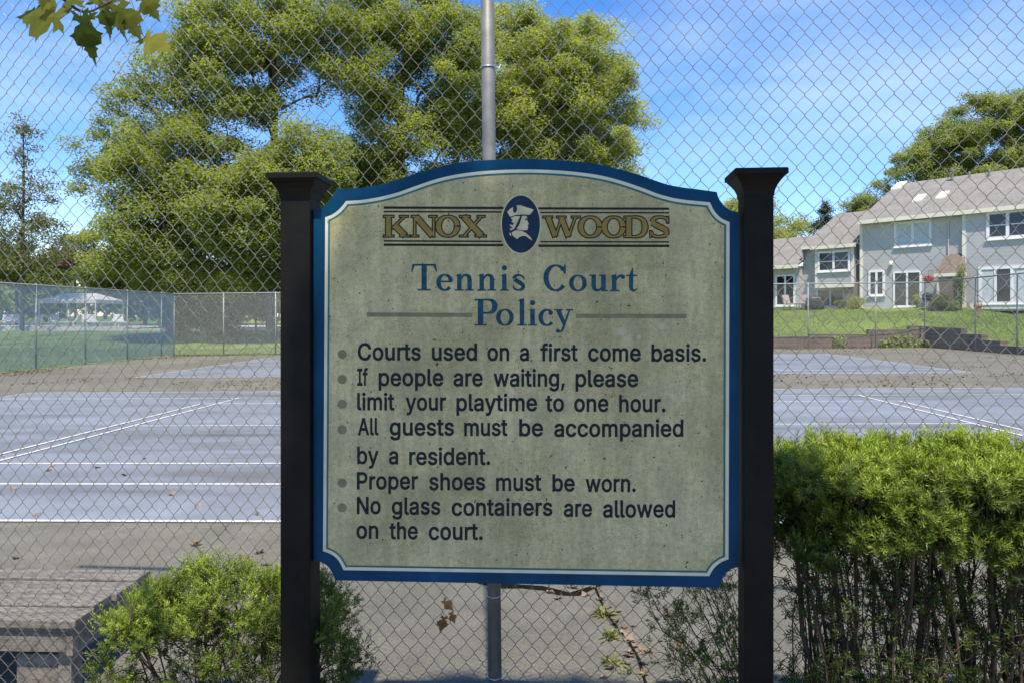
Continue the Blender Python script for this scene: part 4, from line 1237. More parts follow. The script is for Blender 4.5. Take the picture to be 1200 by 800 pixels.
for i, (lab, px, bl, lf, dd) in enumerate((
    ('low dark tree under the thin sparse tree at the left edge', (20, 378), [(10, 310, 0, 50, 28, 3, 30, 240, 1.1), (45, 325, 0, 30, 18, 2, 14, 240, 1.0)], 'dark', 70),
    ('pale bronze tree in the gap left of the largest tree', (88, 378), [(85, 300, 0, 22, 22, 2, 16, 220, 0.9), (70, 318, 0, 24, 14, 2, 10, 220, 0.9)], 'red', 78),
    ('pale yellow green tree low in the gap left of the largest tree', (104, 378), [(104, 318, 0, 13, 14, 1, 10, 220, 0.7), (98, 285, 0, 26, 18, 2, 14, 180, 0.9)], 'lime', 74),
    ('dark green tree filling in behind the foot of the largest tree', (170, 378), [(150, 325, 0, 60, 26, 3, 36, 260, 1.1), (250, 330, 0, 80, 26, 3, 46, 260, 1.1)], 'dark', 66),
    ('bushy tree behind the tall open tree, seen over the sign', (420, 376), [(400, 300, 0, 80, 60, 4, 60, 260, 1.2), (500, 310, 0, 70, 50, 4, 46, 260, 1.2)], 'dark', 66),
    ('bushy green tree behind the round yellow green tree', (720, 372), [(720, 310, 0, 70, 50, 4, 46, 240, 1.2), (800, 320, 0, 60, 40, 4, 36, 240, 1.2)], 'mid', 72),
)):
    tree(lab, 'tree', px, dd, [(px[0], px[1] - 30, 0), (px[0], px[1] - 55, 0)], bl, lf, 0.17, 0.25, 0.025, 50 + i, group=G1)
G2 = 'trees behind the town houses'
tree('pale green tree showing between the right sign post and the house roof', 'tree', (890, 370), 72,
     [(890, 320, 0), (888, 280, 0)], [(868, 262, 0, 30, 36, 3, 26, 230, 1.1), (915, 278, 0, 32, 26, 3, 24, 200, 1.1), (850, 300, 0, 40, 40, 3, 24, 220, 1.2), (890, 235, 0, 20, 16, 2, 8, 120, 0.9)], 'lime', 0.17, 0.25, 0.022, 61, group=G2)
tree('small dark conifer peeping over the lower roof', 'tree', (967, 370), 85,
     [(967, 300, 0), (967, 240, 0)], [(967, 246, 0, 6, 10, 0.8, 8, 90, 0.6), (967, 262, 0, 13, 9, 1.2, 10, 110, 0.8), (955, 268, 0, 8, 6, 1, 5, 90, 0.7), (985, 256, 0, 8, 5, 1, 4, 90, 0.6), (967, 290, 0, 20, 20, 2, 14, 110, 1.0)], 'pine', 0.16, 0.2, 0.025, 62, group=G2)
tree('small green tree peeping over the roof beside the gable edge', 'tree', (1010, 372), 80,
     [(1010, 320, 0), (1010, 270, 0)], [(1012, 248, 0, 24, 17, 2, 18, 220, 1.0), (1000, 275, 0, 30, 25, 3, 20, 200, 1.2), (1030, 228, 0, 16, 12, 2, 6, 120, 0.8)], 'mid', 0.17, 0.25, 0.025, 63, group=G2)
tree('big leafy tree rising behind the ridge of the town house at the right edge', 'tree', (1135, 372), 76,
     [(1135, 300, 0), (1138, 230, 0), (1140, 170, 0)],
     [(1110, 175, 0, 42, 34, 3.5, 40, 260, 1.15), (1155, 150, 0, 50, 36, 3.5, 46, 240, 1.15), (1195, 135, 0, 40, 36, 3, 36, 220, 1.1), (1080, 190, 0, 28, 20, 2.5, 16, 190, 1.0), (1130, 205, 0, 70, 18, 3, 36, 260, 1.1), (1190, 190, 0, 40, 20, 3, 24, 260, 1.1),
      (1050, 205, 0, 20, 10, 2, 7, 90, 0.8), (1240, 150, 0, 40, 45, 3, 24, 220, 1.1), (1150, 118, 0, 26, 10, 2, 8, 130, 0.8)],
     'mid', 0.18, 0.35, 0.024, 64, group=G2)
# shaded thicket behind the corner of the left fence
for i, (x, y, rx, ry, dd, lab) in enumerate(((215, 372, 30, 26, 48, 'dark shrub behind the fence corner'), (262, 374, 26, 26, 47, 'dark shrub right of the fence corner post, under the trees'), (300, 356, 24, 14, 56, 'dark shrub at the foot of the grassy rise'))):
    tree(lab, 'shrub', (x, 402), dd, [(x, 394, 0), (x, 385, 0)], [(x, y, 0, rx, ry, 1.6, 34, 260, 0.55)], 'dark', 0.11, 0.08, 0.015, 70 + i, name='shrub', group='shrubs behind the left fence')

# far-off woods that close the horizon
r = np.random.default_rng(88)
Ps, Ts, Cs = [], [], []
for k in range(520):
    a = r.uniform(-1.25, 1.25)
    R_ = r.uniform(98, 125)
    p = np.array([R_ * math.sin(a), R_ * math.cos(a), 0])
    if abs(p[0] - 40) < 14 and p[1] < 90: continue
    hgt = r.uniform(4.5, 8.0) + 1.5 * math.sin(a * 9)
    n = 150
    g = rand_unit(n, r) * (r.uniform(0, 1, n) ** 0.4)[:, None] * np.array([3.2, 3.2, hgt * 0.5])
    Ps.append(p + [0, 0, 1.2 + hgt * 0.5] + g)
    Ts.append(np.clip(r.normal(0.45, 0.3) + r.normal(0, 0.15, n), 0, 1))
P = np.concatenate(Ps)
V, Q = leaf_cards(P, 0.5, 0.5, 0.7, r=r)
tag(npmesh('woodland', V, Q, LM['mid'], None, np.repeat(np.concatenate(Ts), 4)), 'far-off green woods closing the horizon', 'woods', kind='stuff')

# ================================================================== clipped yews by the sign
m_yewbark = mat('yew_bark', (0.07, 0.048, 0.03), 0.85, 0.4, 18, 0.5, 60, dist=0.004)
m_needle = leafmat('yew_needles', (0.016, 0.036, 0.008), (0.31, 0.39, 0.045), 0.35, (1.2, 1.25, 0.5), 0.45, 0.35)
def shoots(P, D, Ln, young, per=22, nl=0.021, r=RNG):
    """needle-bearing shoots: base P, direction D, length Ln, young 0..1"""
    n = len(P)
    k = np.arange(per)
    tt = (k + 0.7) / per
    ref = np.where(np.abs(D[:, 2:3]) < 0.9, np.array([[0, 0, 1.0]]), np.array([[1.0, 0, 0]]))
    S = np.cross(D, ref); S /= np.linalg.norm(S, axis=1, keepdims=True)
    T = np.cross(D, S)
    ph = r.uniform(0, 6.28, n)[:, None] + k[None] * 2.4
    rad = np.cos(ph)[..., None] * S[:, None] + np.sin(ph)[..., None] * T[:, None]
    spread = (1.15 - 0.55 * tt)[None, :, None]
    N = D[:, None] * np.cos(spread) + rad * np.sin(spread)
    N = N + r.normal(0, 0.12, N.shape)
    N /= np.linalg.norm(N, axis=2, keepdims=True)
    B = P[:, None] + D[:, None] * (Ln[:, None] * tt[None])[..., None]
    W = np.cross(N, D[:, None] + 0.01)
    W /= np.linalg.norm(W, axis=2, keepdims=True) + 1e-9
    ln = nl * r.uniform(0.75, 1.25, (n, per))[..., None] * (1 - 0.35 * tt)[None, :, None]
    wd = 0.0019
    V = np.stack([B, B + N * ln * 0.45 + W * wd, B + N * ln, B + N * ln * 0.45 - W * wd], 2).reshape(-1, 3)
    Q = np.arange(len(V)).reshape(-1, 4)
    tint = np.clip(young[:, None] * (0.55 + 0.55 * tt[None]) + r.normal(0, 0.06, (n, per)), 0, 1)
    return V, Q, np.repeat(tint.ravel(), 4)
def yew(name, label, cat, cx, cy, hx, hy, ztop, bases, n_pad, n_low, shape, seed, pad_r=0.085, r_tip=0.0016, r_max=0.009, extra=None, per_pad=26, per_sub=5, thick=0.24, young=0.8, nl=0.022, leaders=9):
    """clipped shrub: rounded pads of shoots near the top, sparser ones on the bare stems below"""
    r = np.random.default_rng(seed)
    zg = float(gz(cx, cy))
    o = thing(name, label, cat, (cx, cy, zg))
    C_ = []
    for i in range(n_pad + n_low):
        while True:
            u, v_ = r.uniform(-1, 1, 2)
            if abs(u) ** 4 + abs(v_) ** 4 < 1: break
        zt_ = ztop * shape(u, v_) + 0.02 * float(smooth_noise(np.array(u * 5 + seed), np.array(v_ * 4), 5))
        if i < n_pad:
            dep = r.uniform(0, 1) ** 1.5 * thick
        else:
            dep = thick + r.uniform(0, 1) ** 1.1 * (zt_ - thick - 0.1)
        C_.append((cx + u * hx, cy + v_ * hy, zg + max(zt_ - dep - pad_r * 0.6, 0.08), dep, u, v_))
    C_ = np.array(C_)
    V_all, Q_all, off = [], [], 0
    owner = [int(np.argmin([abs(c[0] - (cx + b_ * hx)) + r.normal(0, 0.10) for b_ in bases])) for c in C_]
    for bi, b_ in enumerate(bases):
        sel = [i for i in range(len(C_)) if owner[i] == bi]
        if not sel: continue
        bp = np.array([cx + b_ * hx * 0.92, cy + r.uniform(-0.5, 0.5) * hy, zg - 0.03])
        N, Pp_ = [bp], [-1]
        for k in range(leaders):
            c = C_[sel[r.integers(len(sel))]]
            tip = np.array([bp[0] + (c[0] - bp[0]) * 0.85, bp[1] + (c[1] - bp[1]) * 0.85, zg + ztop * r.uniform(0.55, 0.8)])
            side = r.normal(0, 0.035, 3)
            prev = 0
            for q in range(1, 8):
                t_ = q / 7
                p = bp + (tip - bp) * t_ + side * math.sin(math.pi * t_) + r.normal(0, 0.006, 3)
                N.append(p); Pp_.append(prev); prev = len(N) - 1
        NN = np.array(N)
        for i in sel:
            c = C_[i, :3]
            dv = c - NN
            sc = np.linalg.norm(dv, axis=1) + np.where(dv[:, 2] < 0.03, 0.6, 0) + np.where(NN[:, 2] < zg + 0.15, 0.5, 0)
            j = int(np.argmin(sc))
            a = NN[j]
            k0 = len(N)
            N += [a + (c - a) * 0.35 + r.normal(0, 0.012, 3), a + (c - a) * 0.7 + r.normal(0, 0.010, 3) + [0, 0, 0.015], c]
            Pp_ += [j, k0, k0 + 1]
            if i < n_pad:
                for _ in range(6):                          # twigs spreading into the pad
                    h_ = rand_unit(1, r)[0]; h_[2] = abs(h_[2])
                    N.append(c + h_ * pad_r * 0.9); Pp_.append(k0 + 2)
        V, Q = branch_mesh(np.array(N), np.array(Pp_), r_tip, r_max, 0.40, 5)
        V_all.append(V); Q_all.append(Q + off); off += len(V)
    npmesh('stems', np.concatenate(V_all), np.concatenate(Q_all), m_yewbark, o, smooth=True)
    Ps, Ds, Ys = [], [], []
    for i, (x, y, z, dep, u, v_) in enumerate(C_):
        c = np.array([x, y, z])
        if i < n_pad:
            K = int(per_pad * r.uniform(0.7, 1.3))
            h_ = rand_unit(K, r); h_[:, 2] = np.abs(h_[:, 2]) * 1.0 - 0.12
            pr_ = pad_r * r.uniform(0.75, 1.25)
            P = c + h_ * np.array([pr_, pr_, pr_ * 0.75])
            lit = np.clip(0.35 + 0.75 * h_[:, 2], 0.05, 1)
            Y = young * lit * (1 - 0.55 * dep / thick) * r.uniform(0.75, 1.15)  # light from above and depth shade put into the new-growth tint
            D = h_ * 0.8 + np.array([0, 0, 0.55]) + r.normal(0, 0.22, (K, 3))
            P = np.repeat(P, per_sub, 0) + r.normal(0, 0.012, (K * per_sub, 3))
            D = np.repeat(D, per_sub, 0) + r.normal(0, 0.3, (K * per_sub, 3))
            Y = np.repeat(Y, per_sub) + r.normal(0, 0.09, K * per_sub)
        else:
            K = r.integers(3, 8)
            P = c + r.normal(0, 0.035, (K, 3))
            D = r.normal(0, 0.6, (K, 3)) + np.array([0, 0, 0.5])
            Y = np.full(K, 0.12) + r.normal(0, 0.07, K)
        Ps.append(P); Ds.append(D); Ys.append(Y)
    P, D, Y = np.concatenate(Ps), np.concatenate(Ds), np.clip(np.concatenate(Ys), 0.02, 1)
    D /= np.linalg.norm(D, axis=1, keepdims=True)
    Ln = r.uniform(0.022, 0.045, len(P))
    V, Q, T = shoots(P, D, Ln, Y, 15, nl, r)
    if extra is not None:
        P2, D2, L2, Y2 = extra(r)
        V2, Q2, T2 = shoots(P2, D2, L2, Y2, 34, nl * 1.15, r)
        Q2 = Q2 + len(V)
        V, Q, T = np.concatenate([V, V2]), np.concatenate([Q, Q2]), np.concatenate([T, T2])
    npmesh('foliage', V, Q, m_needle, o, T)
    return o
def hedge_extra(r):
    """upright leaders standing proud of the clipped top, and leggy side sprays under the sign"""
    P, D, Ln, Y = [], [], [], []
    for x in np.linspace(0.86, 2.2, 22) + r.normal(0, 0.03, 22):
        P.append((x, 2.60 + r.normal(0, 0.12), 1.155 + r.normal(0, 0.012))); D.append((r.normal(0, 0.15), r.normal(0, 0.15), 1)); Ln.append(r.uniform(0.06, 0.13)); Y.append(r.uniform(0.5, 0.85))
    D = np.array(D); D /= np.linalg.norm(D, axis=1, keepdims=True)
    return np.array(P), D, np.array(Ln), np.array(Y)
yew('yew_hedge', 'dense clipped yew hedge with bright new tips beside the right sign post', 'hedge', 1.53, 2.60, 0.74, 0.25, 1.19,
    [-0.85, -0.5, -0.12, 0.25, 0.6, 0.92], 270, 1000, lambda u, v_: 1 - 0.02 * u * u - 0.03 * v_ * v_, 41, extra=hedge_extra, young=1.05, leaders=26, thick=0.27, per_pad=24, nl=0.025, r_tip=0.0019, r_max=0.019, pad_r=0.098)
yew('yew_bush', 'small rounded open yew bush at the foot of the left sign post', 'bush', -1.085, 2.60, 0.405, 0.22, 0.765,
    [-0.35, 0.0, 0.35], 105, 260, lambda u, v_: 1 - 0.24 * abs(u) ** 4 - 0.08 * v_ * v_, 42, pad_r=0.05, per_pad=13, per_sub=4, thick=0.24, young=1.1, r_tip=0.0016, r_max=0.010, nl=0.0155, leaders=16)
# leggy sprays leaning out under the sign
def spray(name, label, cat, base, tips, seed):
    r = np.random.default_rng(seed)
    o = thing(name, label, cat, base)
    nodes, par = [np.array(base, float)], [-1]
    P, D, Ln, Y = [], [], [], []
    for tp in tips:
        prev = 0
        b0 = nodes[0]
        for q in range(1, 9):
            t_ = q / 8
            p = b0 + (tp - b0) * t_ + np.array([0, 0, 0.05 * math.sin(math.pi * t_)]) + r.normal(0, 0.008, 3)
            nodes.append(p); par.append(prev)
            d = p - nodes[prev]
            prev = len(nodes) - 1
            for _ in range(3 if t_ > 0.35 else 1):
                sd = d / np.linalg.norm(d) * 0.6 + r.normal(0, 0.5, 3) + [0, 0, 0.25]
                sd /= np.linalg.norm(sd)
                q2 = p + sd * r.uniform(0.03, 0.09)
                nodes.append(q2); par.append(prev)
                for _ in range(3 if t_ > 0.5 else 1):
                    P.append(q2 + r.normal(0, 0.012, 3)); dd = sd + r.normal(0, 0.4, 3); D.append(dd / np.linalg.norm(dd)); Ln.append(r.uniform(0.025, 0.05)); Y.append(r.uniform(0.15, 0.6))
    V, Q = branch_mesh(np.array(nodes), np.array(par), 0.0014, 0.009, 0.45, 5)
    npmesh('stems', V, Q, m_yewbark, o, smooth=True)
    V, Q, T = shoots(np.array(P), np.array(D), np.array(Ln), np.array(Y), 16, 0.017, r)
    npmesh('foliage', V, Q, m_needle, o, T)
    return o
bs = at(905, 860, 2.62)
spray('yew_sapling', 'thin leggy yew sprawling under the lower right corner of the sign', 'shrub', (bs[0], bs[1], 0.02),
      [at(x, y, d) for x, y, d in ((757, 690, 2.72), (765, 720, 2.7), (785, 700, 2.75), (800, 682, 2.68), (820, 672, 2.72), (842, 660, 2.66), (775, 760, 2.65), (810, 735, 2.7), (845, 705, 2.74), (790, 790, 2.66), (835, 770, 2.6), (856, 690, 2.62), (800, 640, 2.7))], 44)
# ================================================================== town houses on the rise
def hp(x, y, off=0.0):
    p = on_plane(x, y, (HO[0] + HN[0] * off, HO[1] + HN[1] * off, 0), (HN[0], HN[1], 0))
    return float((p[0] - HO[0]) * HU[0] + (p[1] - HO[1]) * HU[1]), float(p[2])
def hw_(u, o, z):
    return (HO[0] + HU[0] * u + HN[0] * o, HO[1] + HU[1] * u + HN[1] * o, z)
def hbox(mb, u0, u1, o0, o1, z0, z1):
    """box in the facade's frame: u along it, o outward"""
    return mb.hexa([hw_(u0, o1, z0), hw_(u1, o1, z0), hw_(u1, o0, z0), hw_(u0, o0, z0), hw_(u0, o1, z1), hw_(u1, o1, z1), hw_(u1, o0, z1), hw_(u0, o0, z1)])
m_side, t, b = nodes_of('grey_clapboard')
tc_ = t.nodes.new('ShaderNodeTexCoord')
wv = nn(t, 'ShaderNodeTexWave', wave_type='BANDS', bands_direction='Z', wave_profile='SAW')
wv.inputs['Scale'].default_value = 1.55
wv.inputs['Distortion'].default_value = 0.0
t.links.new(tc_.outputs['Object'], wv.inputs['Vector'])
r1 = ramp(t, [(0.3, (0.45, 0.435, 0.42)), (0.7, (0.52, 0.505, 0.49))])
t.links.new(noise(t, tc_.outputs['Object'], 0.9, 5), r1.inputs['Fac'])
t.links.new(r1.outputs['Color'], b.inputs['Base Color'])
b.inputs['Roughness'].default_value = 0.7
bumpn(t, b, wv.outputs['Fac'], 0.7, 0.03)
m_trim = mat('cream_trim', (0.68, 0.64, 0.52), 0.6, 0.06, 2)
m_white = mat('white_window_frame', (0.74, 0.73, 0.7), 0.5, 0.05, 2)
m_shingle, t, b = nodes_of('roof_shingles')
v = coords(t)
r1 = ramp(t, [(0.3, (0.165, 0.152, 0.13)), (0.7, (0.235, 0.22, 0.195))])
t.links.new(noise(t, v, 1.2, 6, 0.7), r1.inputs['Fac'])
r2 = ramp(t, [(0.35, (0.78, 0.78, 0.78)), (0.65, (1.1, 1.1, 1.1))])
t.links.new(noise(t, v, 9, 3, 0.6), r2.inputs['Fac'])
t.links.new(mixn(t, 1.0, r1.outputs['Color'], r2.outputs['Color'], 'MULTIPLY'), b.inputs['Base Color'])
b.inputs['Roughness'].default_value = 0.9
wv = nn(t, 'ShaderNodeTexWave', wave_type='BANDS', bands_direction='Z', wave_profile='SAW')
wv.inputs['Scale'].default_value = 2.2
t.links.new(v, wv.inputs['Vector'])
bumpn(t, b, wv.outputs['Fac'], 0.5, 0.02)
m_shingle2 = mat('brown_shingles', (0.15, 0.115, 0.092), 0.9, 0.25, 5, 0.3, 20)
m_pane, t, b = nodes_of('window_glass')
b.inputs['Base Color'].default_value = (0.018, 0.02, 0.022, 1)
b.inputs['Roughness'].default_value = 0.06
b.inputs['Specular IOR Level'].default_value = 0.6
m_curtain = mat('curtain_fabric', (0.5, 0.53, 0.52), 0.85, 0.15, 6)
m_wd = mat('brown_fence_boards', (0.2, 0.15, 0.105), 0.85, 0.3, 4, 0.4, 30, stretch=(6, 6, 0.6))
house = thing('town_house', 'grey clapboard town house with skylights in its long shingled roof', 'house', (*HO, 2.2), 'town houses on the rise')
def window(parent, x0, y0, x1, y1, off, cols=2, fr=0.11, rail=None, pane=m_pane, depth=0.06, widths=None, curtains=()):
    """frame from its outer pixel corners on the facade plane `off`; panes are children"""
    u0, u1 = hp(x0, (y0 + y1) / 2, off)[0], hp(x1, (y0 + y1) / 2, off)[0]
    um = 0.5 * (x0 + x1)
    z1, z0 = hp(um, y0, off)[1], hp(um, y1, off)[1]
    mb = MB()
    o0, o1 = off + 0.004, off + depth
    hbox(mb, u0, u1, o0, o1, z0, z0 + fr)
    hbox(mb, u0, u1, o0, o1, z1 - fr, z1)
    hbox(mb, u0 - 0.05, u1 + 0.05, o0, o1 + 0.05, z0 - 0.05, z0 - 0.003)
    W_ = widths or [1.0 / cols] * cols
    ed = [u0]
    for q in W_: ed.append(ed[-1] + (u1 - u0) * q)
    for k, e in enumerate(ed):
        a, b_ = (e, e + fr) if k == 0 else ((e - fr, e) if k == len(ed) - 1 else (e - fr * 0.5, e + fr * 0.5))
        hbox(mb, a, b_, o0 + 0.001, o1 - 0.002, z0 + fr + 0.002, z1 - fr - 0.002)
    if rail:
        zr = z0 + (z1 - z0) * rail
        for k in range(len(ed) - 1):
            hbox(mb, ed[k] + fr * 1.02, ed[k + 1] - fr * (1.02 if k == len(ed) - 2 else 0.52), o0 + 0.002, o1 - 0.012, zr - 0.03, zr + 0.03)
    fo = mb.build('window', m_white, parent)
    for k in range(len(ed) - 1):
        mp_ = MB()
        hbox(mp_, ed[k] + 0.02, ed[k + 1] - 0.02, off + 0.006, off + 0.022, z0 + 0.03, z1 - 0.03)
        mp_.build('pane', m_curtain if k in curtains else pane, fo)
    return fo
ZG = 2.0
uR0 = hp(1128, 300, 0.2)[0]
uEnd = 15.0
zE = hp(1050, 256, 0.45)[1]            # eave line
mb = MB(); hbox(mb, 0, uR0 - 0.002, -10, 0, ZG, zE - 0.02); mb.build('wall', m_side, house)
mb = MB(); hbox(mb, uR0, uEnd, -10, 0.2, ZG, zE - 0.02); mb.build('wall', m_side, house)
# corner boards
for u, o in ((0.0, 0.0), (uR0, 0.2)):
    mb = MB(); hbox(mb, u - 0.012, u + 0.16, o + 0.003, o + 0.04, ZG, zE - 0.03); mb.build('corner_board', m_trim, house)
mb = MB(); hbox(mb, uR0 + 0.4, uEnd, 0.202, 0.27, 2.1, hp(1170, 356.5, 0.2)[1] - 0.08 + 0.08); mb.build('foundation', m_trim, house)
# main roof: front slope, back slope, ridge
oR = -5.0
uGl = hp(1012, 255, 0.45)[0] - 0.35
zRidge = hp(1090, 211, oR)[1]
def slope_slab(mb, u0, u1, oa, za, ob, zb, th=0.14, u0b=None, u1b=None):
    ub0, ub1 = (u0 if u0b is None else u0b), (u1 if u1b is None else u1b)
    mb.hexa([hw_(u0, oa, za - th), hw_(u1, oa, za - th), hw_(ub1, ob, zb - th), hw_(ub0, ob, zb - th), hw_(u0, oa, za), hw_(u1, oa, za), hw_(ub1, ob, zb), hw_(ub0, ob, zb)])
mb = MB()
slope_slab(mb, uGl, uEnd + 0.4, 0.46, zE + 0.1, oR, zRidge)
slope_slab(mb, uGl, uEnd + 0.4, -10.8, zE + 0.1, oR - 0.002, zRidge - 0.003)
roof = mb.build('roof', m_shingle, house)
mb = MB(); hbox(mb, uGl + 0.01, uEnd + 0.4, 0.463, 0.51, zE - 0.16, zE + 0.085); mb.build('fascia', m_trim, house)
mb = MB(); hbox(mb, uGl + 0.02, uEnd + 0.39, 0.21, 0.458, zE - 0.1, zE - 0.06); mb.build('soffit', m_trim, house)
mb = MB()      # gable end wall
gu = 0.02
mb.add([hw_(gu, -0.02, zE - 0.03), hw_(gu, -9.98, zE - 0.03), hw_(gu, oR, zRidge - 0.25), hw_(gu + 0.1, -0.02, zE - 0.03), hw_(gu + 0.1, -9.98, zE - 0.03), hw_(gu + 0.1, oR, zRidge - 0.25)], [(0, 1, 2), (5, 4, 3), (0, 3, 4, 1), (1, 4, 5, 2), (2, 5, 3, 0)])
mb.build('gable', m_side, house)
mb = MB()
for sgn, ob, zb in ((0, 0.48, zE + 0.08),):
    slope_slab(mb, uGl - 0.05, uGl - 0.004, 0.48, zE + 0.02, oR, zRidge - 0.06, 0.2)
mb.build('rake_board', m_trim, house)
# skylights and vents on the front slope
def on_roof(x, y):
    """pixel -> (u, o, z) on the front slope"""
    s_ = (zRidge - zE - 0.1) / (oR - 0.46)
    n = np.array([-HN[0] * s_, -HN[1] * s_, 1.0])
    p = on_plane(x, y, hw_(0, 0.46, zE + 0.1), n)
    q = p[:2] - HO
    return float(np.dot(q, HU)), float(np.dot(q, HN)), float(p[2])
m_sky = mat('skylight_dome', (0.78, 0.8, 0.82), 0.25, 0.03, 2)
for (x0, x1, yt, yb) in ((1071, 1084, 230.5, 237), (1098, 1111, 227.0, 233.5), (1047, 1060, 215.5, 222.5)):
    ua, oa, za = on_roof(0.5 * (x0 + x1), yb)
    ub, ob, zb = on_roof(0.5 * (x0 + x1), yt)
    wd = 0.5 * (on_roof(x1, yb)[0] - on_roof(x0, yb)[0]) * 0.72
    mb = MB()
    uc = 0.5 * (ua + ub)
    slope_slab(mb, uc - wd, uc + wd, oa, za + 0.12, ob, zb + 0.12, 0.11)
    fr_ = mb.build('skylight', m_trim, roof)
for x, y0, y1 in ((1116, 199, 212), (1136, 203, 208), (1159, 200, 207)):
    u, o, z = on_roof(x, y1)
    ht = (y1 - y0) / F * 45
    mb = MB(); mb.lathe(hw_(u, o, z - 0.1), [(0.07, 0), (0.07, ht), (0.15 if y1 - y0 > 9 else 0.08, ht + 0.01), (0.15 if y1 - y0 > 9 else 0.08, ht + 0.14), (0.02, ht + 0.2)], 12)
    mb.build('roof_vent', m_galv, roof)
window(house, 1048, 259, 1092, 289, 0.0, 2, 0.14, None, m_curtain)
window(house, 1018, 317, 1037, 347, 0.0, 2, 0.12, 0.5)
window(house, 1047, 318, 1080, 360, 0.0, 2, 0.1)
window(house, 1156, 246.5, 1207, 280, 0.2, 2, 0.16, 0.5)
window(house, 1147, 312.5, 1207, 356.5, 0.2, 3, 0.13, None, m_pane, widths=(0.34, 0.32, 0.34), curtains=(0, 2))
# small roof over the side entry
ua, za = hp(1095, 319, 1.1); ub = uR0 + 0.02
za = hp(1110, 320, 1.1)[1]; zt_ = hp(1113, 298, 0.02)[1]
mb = MB(); slope_slab(mb, ua, ub + 0.5, 1.1, za, 0.01, zt_, 0.1, ua + 0.25, ub + 0.0); er = mb.build('entry_roof', m_shingle2, house)
mb = MB(); hbox(mb, ua, ub + 0.5, 1.102, 1.15, za - 0.2, za - 0.02); mb.build('fascia', m_trim, er)
mb = MB(); hbox(mb, ua + 0.1, ua + 0.2, 0.95, 1.05, ZG, za - 0.12); mb.build('entry_post', m_trim, house)
u, z = hp(1111.5, 280, 0.06)
mb = MB(); mb.tube([hw_(u, 0.08, zE - 0.2), hw_(u, 0.08, 2.4)], 0.04, 8); mb.build('downpipe', m_side, house)
m_lampw = mat('white_lamp_glass', (0.8, 0.8, 0.78), 0.4, 0.02, 2)
u, z = hp(1045, 309, 0.0)
mb = MB(); mb.lathe(hw_(u, 0.1, z - 0.12), [(0.05, 0), (0.12, 0.04), (0.12, 0.18), (0.04, 0.25)], 12); mb.build('wall_lamp', m_lampw, house)

# ---- the lower house on the left
left = thing('town_house', 'lower grey town house with an overhanging bay, left of the long roofed one', 'house', (*[HO[0] + HU[0] * -4, HO[1] + HU[1] * -4], 2.2), 'town houses on the rise')
LO = -1.0
uL0 = hp(860, 320, LO)[0]
uA = hp(941, 300, LO)[0]
zL = hp(948, 290, LO + 0.3)[1]
mb = MB(); hbox(mb, uA, -0.02, -10, LO, ZG, zL - 0.02); mb.build('wall', m_side, left)
zL2 = hp(920, 311.5, LO + 0.9)[1]
mb = MB(); hbox(mb, uL0, uA - 0.003, -10, LO + 0.35, ZG, zL2 - 0.05); mb.build('wall', m_side, left)
oL = -5.4
zRL = hp(980, 251, oL)[1]
uRk = hp(941, 288, LO + 0.3)[0]
mb = MB()
slope_slab(mb, uRk, -0.05, LO + 0.45, zL + 0.08, oL, zRL, 0.14)
slope_slab(mb, uRk, -0.05, -10.5, zL + 0.08, oL - 0.002, zRL - 0.003, 0.14)
lroof = mb.build('roof', m_shingle, left)
mb = MB(); hbox(mb, uRk, -0.06, LO + 0.453, LO + 0.51, zL - 0.14, zL + 0.06); mb.build('fascia', m_trim, left)
mb = MB()
zRL2 = hp(915, 278, oL + 1)[1]
slope_slab(mb, uL0 - 0.4, uRk - 0.01, LO + 0.9, zL2 + 0.08, oL, zRL2, 0.14)
mb.build('roof', m_shingle, left)
mb = MB(); hbox(mb, uL0 - 0.4, uRk - 0.015, LO + 0.903, LO + 0.97, zL2 - 0.2, zL2 + 0.05); mb.build('fascia', m_trim, left)
mb = MB(); slope_slab(mb, uRk - 0.006, uRk + 0.05, LO + 0.46, zL + 0.02, oL, zRL - 0.06, 0.9); mb.build('rake_wall', m_side, left)
window(left, 909, 322, 932, 359, LO + 0.35, 2, 0.12)
# bay
bo = LO + 1.0
ub0, ub1 = hp(955.5, 310, bo)[0], hp(1000.5, 310, bo)[0]
zb0, zb1 = hp(978, 336.5, bo)[1], hp(978, 291, bo)[1]
mb = MB(); hbox(mb, ub0, ub1, LO + 0.002, bo, zb0, zb1 + 0.1); bay = mb.build('bay', m_side, left)
mb = MB(); slope_slab(mb, ub0 - 0.2, ub1 + 0.25, bo + 0.25, zb1 + 0.2, LO - 0.3, zb1 + 0.2 + 1.55 * 0.62, 0.12); mb.build('bay_roof', m_shingle, bay)
mb = MB(); hbox(mb, ub0 - 0.2, ub1 + 0.25, bo + 0.253, bo + 0.31, zb1 - 0.03, zb1 + 0.185); mb.build('fascia', m_trim, bay)
for u in (ub0 - 0.01, ub1 - 0.15):
    mb = MB(); hbox(mb, u, u + 0.16, bo + 0.003, bo + 0.035, zb0 + 0.16, zb1 + 0.0); mb.build('corner_board', m_trim, bay)
mb = MB(); hbox(mb, ub0 - 0.01, ub1 + 0.01, bo + 0.003, bo + 0.04, zb0 - 0.04, zb0 + 0.155); mb.build('sill_board', m_trim, bay)
window(bay, 958.5, 294, 996.5, 318.5, bo + 0.002, 2, 0.13, 0.5)
window(left, 957, 338, 990, 360, LO + 0.004, 2, 0.1)
